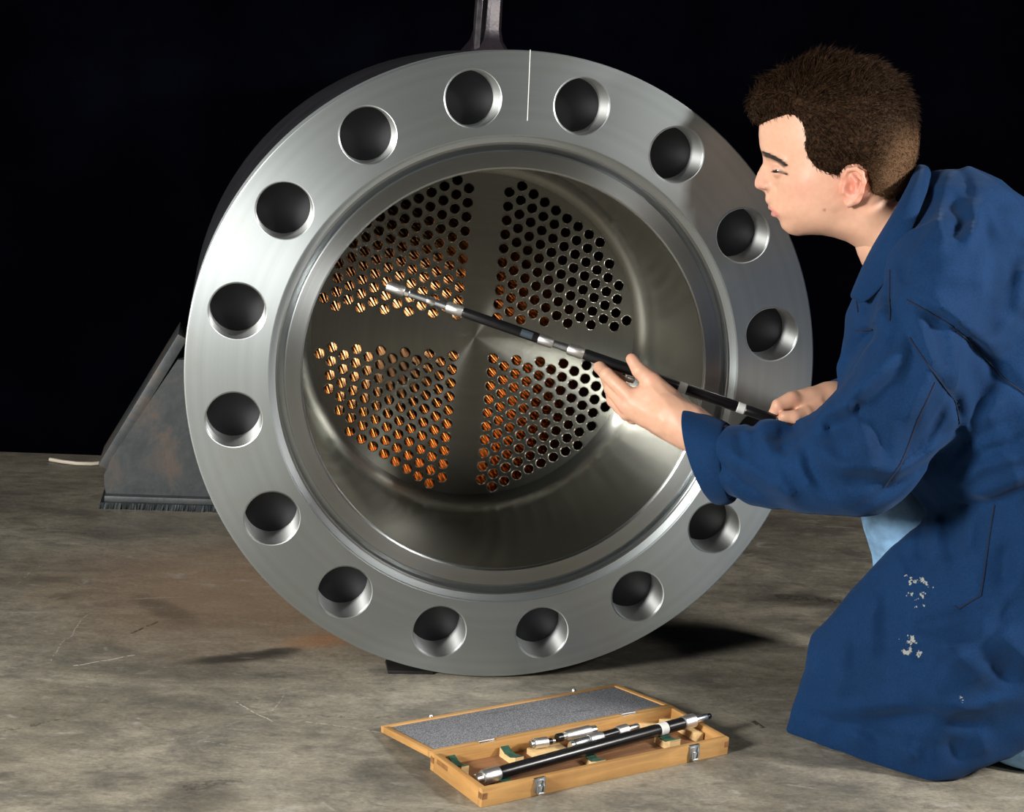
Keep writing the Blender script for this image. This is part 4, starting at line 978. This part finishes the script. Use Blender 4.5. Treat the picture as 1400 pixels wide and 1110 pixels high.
# lashes and brow hairs
bm = bmesh.new()
for s_ in (1, -1):
    for i in range(16):
        t_ = i / 15; x = 1058.5 + 18 * t_; y = 232.6 + 4.0 * t_ ** 1.5; l = 0.0330 + 0.0105 * min(1, t_ * 1.6)
        a = np.array(H3(x, y, (l + 0.002) * s_)); bq_ = np.array(H3(x - 4.0 + 4.5 * t_, y + 2.2, (l + 0.0085) * s_))
        tube(bm, [Vector(h2w(a)), Vector(h2w((a + bq_) / 2 + np.array((0, 0.0006, 0)))), Vector(h2w(bq_))], [0.0004, 0.0003, 0.0001], 3)
head_bvh = BVHTree.FromPolygons([tuple(map(float, p)) for p in head_v], [tuple(map(int, p)) for p in hq])
br = [(1041.5, 209), (1047, 211.5), (1056, 214.5), (1066, 219.5), (1073, 225.5)]
for i in range(260):
    t_ = random.random() * 3.999; k = int(t_); fx = t_ - k
    x = br[k][0] + (br[k + 1][0] - br[k][0]) * fx; y = br[k][1] + (br[k + 1][1] - br[k][1]) * fx + random.uniform(-3.2, 3.0) * (1 - 0.6 * t_ / 4)
    p = drop(head_bvh, x, y, 0.0003)
    if p is None: continue
    e = drop(head_bvh, x + random.uniform(3, 6), y + random.uniform(0.2, 2.4), 0.0016)
    if e is not None and (e - p).length < 0.012: tube(bm, [p, e], [0.0004, 0.0001], 3)
link('lashes_and_brows', bm_mesh('lashes_and_brows', bm), simple('brow_hair', (0.02, 0.012, 0.009), 0.6), man, -PB)
# ------------------------------------------------------------------ the measuring rod in his hands
M_chrome = simple('satin_chrome', (0.78, 0.78, 0.77), 0.28, 1.0, 60, 0.08)
M_knurl = simple('knurled_chrome', (0.74, 0.74, 0.73), 0.38, 1.0, 0, 0.1, 1500, 0.5, 0.0006)
M_dull = simple('grey_steel', (0.42, 0.44, 0.45), 0.35, 1.0, 80, 0.15)
M_blk = simple('black_tube_lacquer', (0.006, 0.006, 0.007), 0.30, 0.0, 50, 0.3, spec=0.5)
M_band = simple('white_marking_band', (0.62, 0.63, 0.60), 0.6)
M_lab = simple('slate_label', (0.03, 0.045, 0.06), 0.5)
def rodthing(name, A, B, segs, label, cat, group=None, n=28):
    """segs: (part name, material, t0, t1, [(fraction, radius)...]) along A to B"""
    A = Vector(A); B = Vector(B); root = empty(name, A); tag(root, label, cat, group)
    D = B - A; L = D.length; Mx = axis_matrix((0, 0, 0), D)
    for pn, m, t0, t1, pr in segs:
        bm = bmesh.new(); prof = [(0.0, t0 * L)] + [(r, (t0 + (t1 - t0) * k) * L) for k, r in pr] + [(0.0, t1 * L)]
        lathe(bm, prof, n, Mx); link(pn, bm_mesh(pn, bm, True, 30), m, root)
    return root, Mx, L
def cyl(r, c=0.03): return [(0, r * 0.9), (c, r), (1 - c, r), (1, r * 0.9)]
rx = lambda x: (x - 529) / (1076 - 529.0)
A = V(529, 391, 2.400); Bq = V(1076, 579.5, 2.386)
K = lambda x0, x1: (rx(x0), rx(x1))
segs = [('measuring_tip', M_knurl, *K(529, 553), cyl(.0078, .06)), ('neck_ring', M_chrome, *K(553, 560), cyl(.0066, .1)), ('graduated_barrel', M_dull, *K(560, 584), cyl(.0056)),
        ('neck_ring', M_chrome, *K(584, 595), [(0, .0062), (.3, .0068), (.7, .0068), (1, .0062)]), ('graduated_barrel', M_dull, *K(595, 611), [(0, .0054), (.5, .0056), (1, .0060)]),
        ('knurled_collar', M_knurl, *K(611, 633), cyl(.0086, .08)), ('extension_tube', M_blk, *K(633, 737), cyl(.0076)), ('knurled_collar', M_knurl, *K(737, 757), cyl(.0082, .08)),
        ('joint_spigot', M_dull, *K(757, 777), [(0, .0055), (.55, .0055), (.57, .0060), (1, .0060)]), ('knurled_collar', M_knurl, *K(777, 799), cyl(.0090, .08)),
        ('extension_tube', M_blk, *K(799, 928), cyl(.0084)), ('marking_band', M_band, *K(928, 939), cyl(.0083, .1)), ('extension_tube', M_blk, *K(939, 1008), cyl(.0081)),
        ('marking_band', M_band, *K(1008, 1019), cyl(.0081, .1)), ('extension_tube', M_blk, *K(1019, 1060), cyl(.0079)), ('end_cap', M_chrome, *K(1060, 1076), cyl(.0074, .1))]
rod, Mx, L = rodthing('measuring_rod', A, Bq, segs, 'long jointed black and chrome measuring rod held up across the tube ends', 'measuring rod')
bm = bmesh.new()      # printed label, wrapped on the near side of the tube
D = (Vector(Bq) - Vector(A)).normalized(); tol = (Vector(CAM) - Vector(A)); tol = (tol - D * tol.dot(D)).normalized(); sd_ = D.cross(tol)
for t0, t1 in ((rx(713), rx(729)),):
    rows = []
    for t in (t0, t1): rows.append([bm.verts.new(D * (t * L) + (tol * math.cos(a) + sd_ * math.sin(a)) * .00775) for a in np.linspace(-0.75, 0.75, 9)])
    for i in range(8): bm.faces.new((rows[0][i], rows[0][i + 1], rows[1][i + 1], rows[1][i]))
link('printed_label', bm_mesh('printed_label', bm), M_lab, rod)
bm = bmesh.new()      # small clamp nut under the tube in the crook of the thumb
p = V(862, 519, 2.380) - A
box(bm, (0, 0, 0), (0.012, 0.010, 0.008), Matrix.Translation(Vector(p)) @ D.to_track_quat('X', 'Z').to_matrix().to_4x4(), 0.002)
link('clamp_nut', bm_mesh('clamp_nut', bm), M_knurl, rod)
# ------------------------------------------------------------------ the wooden case
def wood(name, col, rough=0.45, ax=0):
    m, nt, b = mat(name)
    tc = N(nt, 'ShaderNodeTexCoord').outputs['Object']
    sc = [60, 60, 60]; sc[ax] = 5
    f = noise(nt, mapping(nt, tc, tuple(sc)), 1.0, 6, 0.6, 1.2)
    f2 = noise(nt, tc, 14, 4)
    c = ramp(nt, f, [(0.3, tuple(x * 0.72 for x in col)), (0.7, tuple(min(1, x * 1.18) for x in col))])
    c = mix(nt, math_(nt, 'MULTIPLY', ramp(nt, f2, [(0.45, (0, 0, 0)), (0.75, (1, 1, 1))]), 0.45), c, tuple(x * k for x, k in zip(col, (0.55, 0.42, 0.30))))
    nt.links.new(c, b.inputs['Base Color']); b.inputs['Roughness'].default_value = rough
    bump(nt, b, f, 0.15, 0.001); return m
M_wood = wood('varnished_pine', (0.52, 0.29, 0.10)); M_woody = wood('varnished_pine_side', (0.50, 0.27, 0.09), ax=1); M_pale = wood('bare_pine', (0.66, 0.46, 0.22), 0.6); M_floorw = wood('brown_ply', (0.25, 0.12, 0.055), 0.6)
M_end = simple('end_grain', (0.24, 0.11, 0.035), 0.6, 0, 90, 0.4); M_felt = simple('green_felt', (0.020, 0.075, 0.045), 0.95, 0, 120, 0.4, 500, 0.5, 0.001)
def foam_mat():
    m, nt, b = mat('grey_foam'); tc = N(nt, 'ShaderNodeTexCoord').outputs['Object']
    f = noise(nt, tc, 520, 2); f2 = noise(nt, mapping(nt, tc, (6, 22, 1)), 1.3, 3)
    c = ramp(nt, f, [(0.40, (0.10, 0.105, 0.12)), (0.66, (0.30, 0.31, 0.33))])
    c = mix(nt, ramp(nt, f2, [(0.60, (0, 0, 0)), (0.72, (0.55,) * 3)]), c, (0.05, 0.05, 0.055))
    nt.links.new(c, b.inputs['Base Color']); b.inputs['Roughness'].default_value = 0.95; bump(nt, b, f, 0.8, 0.002); return m
CW, CD, CH, WT = 0.418, 0.128, 0.0255, 0.0085
ca0 = (-0.073, -0.452); CA = math.atan2(0.171, 0.381)
case = empty('instrument_case', (ca0[0], ca0[1], 0.0), CA)
tag(case, 'open wooden instrument case with grey foam lid on the floor before the flange', 'case')
def part(name, m, *bx, parent=case, bev=0.0008):
    bm = bmesh.new()
    for c, s in bx: box(bm, c, s, None, bev)
    return link(name, bm_mesh(name, bm), m, parent)
fw = part('case_wall', M_wood, ((CW / 2, WT / 2, CH / 2), (CW, WT, CH)))
part('case_wall', M_wood, ((CW / 2, CD - WT / 2, CH / 2), (CW, WT, CH)))
lw_ = part('case_wall', M_woody, ((WT / 2, CD / 2, CH / 2), (WT, CD - 2 * WT, CH)))
rw_ = part('case_wall', M_woody, ((CW - WT / 2, CD / 2, CH / 2), (WT, CD - 2 * WT, CH)))
part('case_floor', M_floorw, ((CW / 2, CD / 2, 0.0032), (CW - 2 * WT, CD - 2 * WT, 0.0055)))
for x in (0.004, CW - 0.004):      # dark end grain of the corner joints
    part('joint_pin', M_end, ((x, 0.0002, 0.0155), (0.0075, 0.001, 0.0085)), bev=0)
for y in (0.0045, CD - 0.0045):
    part('joint_pin', M_end, ((0.0002, y, 0.0155), (0.001, 0.008, 0.0085)), bev=0)
    part('joint_pin', M_end, ((CW - 0.0002, y, 0.0155), (0.001, 0.008, 0.0085)), bev=0)
part('finger_notch', M_end, ((-0.0001, 0.098, 0.0185), (0.0012, 0.026, 0.0065)), bev=0.0003)
# lid, folded right back so that its far edge touches the floor
lid = empty('lid', (0, CD, CH)); lid.parent = case
LD, LT = 0.137, 0.0095; la = math.asin((CH - LT) / LD)
lid.rotation_euler = (-la, 0, 0)
# (local: y runs away from the hinge, z = 0 the open face)
part('lid_panel', M_wood, ((CW / 2, LD / 2, -LT + 0.002), (CW - 0.002, LD - 0.002, 0.004)), parent=lid)
for c, s, m in (((CW / 2, 0.004, -LT / 2), (CW, 0.008, LT), M_wood), ((CW / 2, LD - 0.004, -LT / 2), (CW, 0.008, LT), M_wood), ((0.0045, LD / 2, -LT / 2), (0.009, LD - 0.016, LT), M_woody), ((CW - 0.0045, LD / 2, -LT / 2), (0.009, LD - 0.016, LT), M_woody)):
    part('lid_rim', m, (c, s), parent=lid)
part('foam_lining', foam_mat(), ((CW / 2, LD / 2, -0.0045), (CW - 0.017, LD - 0.0165, 0.0062)), parent=lid, bev=0.0015)
for x in (0.083, 0.338):
    bm = bmesh.new(); lathe(bm, [(0, -0.003), (0.0032, -0.003), (0.0034, 0.002), (0.002, 0.0042), (0, 0.0045)], 14, Matrix.Translation((x, LD + 0.001, -0.001)))
    link('catch_stud', bm_mesh('catch_stud', bm), M_chrome, lid)
for x in (0.088, 0.335):
    bm = bmesh.new(); box(bm, (x, CD - 0.001, CH + 0.0004), (0.026, 0.006, 0.001), None, 0.0003); tube(bm, [(x - 0.013, CD + 0.0005, CH + 0.0008), (x + 0.013, CD + 0.0005, CH + 0.0008)], 0.0014, 8)
    link('hinge', bm_mesh('hinge', bm), M_chrome, case)
for x in (0.089, 0.353):
    bm = bmesh.new()
    box(bm, (x, -0.0012, 0.0145), (0.016, 0.0024, 0.017), None, 0.0006); box(bm, (x, -0.0032, 0.0095), (0.010, 0.003, 0.012), None, 0.0008)
    box(bm, (x, 0.0005, 0.0235), (0.019, 0.004, 0.004), None, 0.0008)
    tube(bm, [(x - 0.006, -0.0035, 0.022), (x - 0.0055, -0.006, 0.014), (x - 0.004, -0.0055, 0.006)], 0.0011, 6); tube(bm, [(x + 0.006, -0.0035, 0.022), (x + 0.0055, -0.006, 0.014), (x + 0.004, -0.0055, 0.006)], 0.0011, 6)
    tube(bm, [(x - 0.005, -0.0055, 0.0055), (x + 0.005, -0.0055, 0.0055)], 0.0014, 6)
    link('draw_latch', bm_mesh('draw_latch', bm), M_dull, case)
# felt-lined rests
def rest(x, y, sx, sy, h, felt=True, notch=True):
    bm = bmesh.new()
    z0 = 0.006
    pts = [(-sy / 2, z0), (sy / 2, z0), (sy / 2, z0 + h), (sy * 0.18, z0 + h * 0.62), (-sy * 0.18, z0 + h * 0.62), (-sy / 2, z0 + h)] if notch else [(-sy / 2, z0), (sy / 2, z0), (sy / 2, z0 + h * 0.35), (-sy / 2, z0 + h)]
    MR = Matrix.Translation((x, y, 0)) @ Matrix.Rotation(math.pi / 2, 4, 'Z')
    prism(bm, pts, -sx / 2, sx / 2, MR); o = link('rest_block', bm_mesh('rest_block', bm, False), M_pale, case)
    if felt:
        bm = bmesh.new(); tops = pts[2:]
        for (a, b_), (c_, d_) in zip(tops[:-1], tops[1:]):
            n_ = Vector((-(d_ - b_), (c_ - a))).normalized(); n_ = n_ if n_.y > 0 else -n_
            q_ = [(a, b_), (c_, d_), (c_ + n_.x * 0.0012, d_ + n_.y * 0.0012), (a + n_.x * 0.0012, b_ + n_.y * 0.0012)]
            prism(bm, q_, -sx / 2 + 0.0006, sx / 2 - 0.0006, MR)
        link('felt_strip', bm_mesh('felt_strip', bm, False), M_felt, o)
for x, y, sx, sy, h in ((0.058, 0.033, 0.017, 0.030, 0.0105), (0.208, 0.040, 0.017, 0.032, 0.012), (0.345, 0.048, 0.019, 0.034, 0.016), (0.026, 0.100, 0.012, 0.036, 0.013), (0.110, 0.096, 0.014, 0.038, 0.013)): rest(x, y, sx, sy, h)
part('rest_block', M_pale, ((0.168, 0.093, 0.0105), (0.052, 0.026, 0.009))); part('rest_block', M_pale, ((0.232, 0.084, 0.010), (0.060, 0.018, 0.008)))
for x, sx, h in ((0.300, 0.008, 0.017), (0.352, 0.008, 0.018), (0.392, 0.010, 0.018), (0.268, 0.008, 0.016)): rest(x, 0.102, sx, 0.034, h, False, False)
part('rest_block', M_pale, ((0.3995, 0.066, 0.012), (0.014, 0.05, 0.012)))
# ------------------------------------------------------------------ instruments lying in the case
CM = Matrix.Translation((ca0[0], ca0[1], 0)) @ Matrix.Rotation(CA, 4, 'Z')
cp = lambda x, y, z: CM @ Vector((x, y, z))
def seg(L, *items):
    return [(n_, m, a / L, b_ / L, pr) for n_, m, a, b_, pr in items]
A = cp(0.0125, 0.037, 0.0215); Bq = cp(0.4295, 0.0565, 0.0345); L = (Bq - A).length
rodthing('extension_rod', A, Bq, seg(L, ('end_spigot', M_chrome, 0, .011, cyl(.0068, .1)), ('knurled_collar', M_knurl, .011, .038, cyl(.0098, .07)), ('extension_tube', M_blk, .038, .318, cyl(.0088)),
         ('marking_band', M_band, .318, .332, cyl(.0091, .08)), ('extension_tube', M_blk, .332, .363, cyl(.0088)), ('knurled_collar', M_knurl, .363, .386, cyl(.0100, .07)), ('end_spigot', M_chrome, .386, L - .008, cyl(.0055, .1)), ('end_cap', M_blk, L - .008, L, cyl(.0040, .1))),
         'long black extension rod with chrome ends lying along the open case', 'extension rod')
A = cp(0.143, 0.1000, 0.0225); Bq = cp(0.182, 0.0965, 0.0225); L = (Bq - A).length
rodthing('micrometer_sleeve', A, Bq, seg(L, ('knob', M_dull, 0, .005, cyl(.0055, .1)), ('sleeve', M_knurl, .005, .027, cyl(.0074, .05)), ('spigot', M_blk, .027, .034, cyl(.0046, .1)), ('spigot_tip', M_chrome, .034, L, cyl(.0030, .1))),
         'shortest chrome sleeve, leftmost of the small tools in the case', 'micrometer sleeve', 'small chrome tools in the case')
A = cp(0.188, 0.1010, 0.0235); Bq = cp(0.254, 0.0985, 0.0265); L = (Bq - A).length
rodthing('micrometer_thimble', A, Bq, seg(L, ('knob', M_blk, 0, .010, cyl(.0060, .1)), ('neck_ring', M_chrome, .010, .014, cyl(.0050, .1)), ('thimble', M_knurl, .014, .056, [(0, .0066), (.06, .0074), (.94, .0082), (1, .0076)]), ('cap', M_chrome, .056, L, cyl(.0060, .1))),
         'chrome thimble with black knob, rearmost of the small tools in the case', 'micrometer', 'small chrome tools in the case')
A = cp(0.192, 0.0745, 0.0225); Bq = cp(0.318, 0.0835, 0.0265); L = (Bq - A).length
rodthing('inside_micrometer', A, Bq, seg(L, ('measuring_tip', M_chrome, 0, .006, cyl(.0050, .1)), ('barrel', M_dull, .006, .034, cyl(.0068, .05)), ('knurled_collar', M_knurl, .034, .058, cyl(.0080, .06)), ('grip', M_blk, .058, .086, cyl(.0062)),
         ('knurled_collar', M_knurl, .086, .106, cyl(.0082, .06)), ('spigot', M_chrome, .106, L, cyl(.0045, .05))),
         'jointed chrome micrometer head with black middle, just behind the long extension rod', 'micrometer', 'small chrome tools in the case')
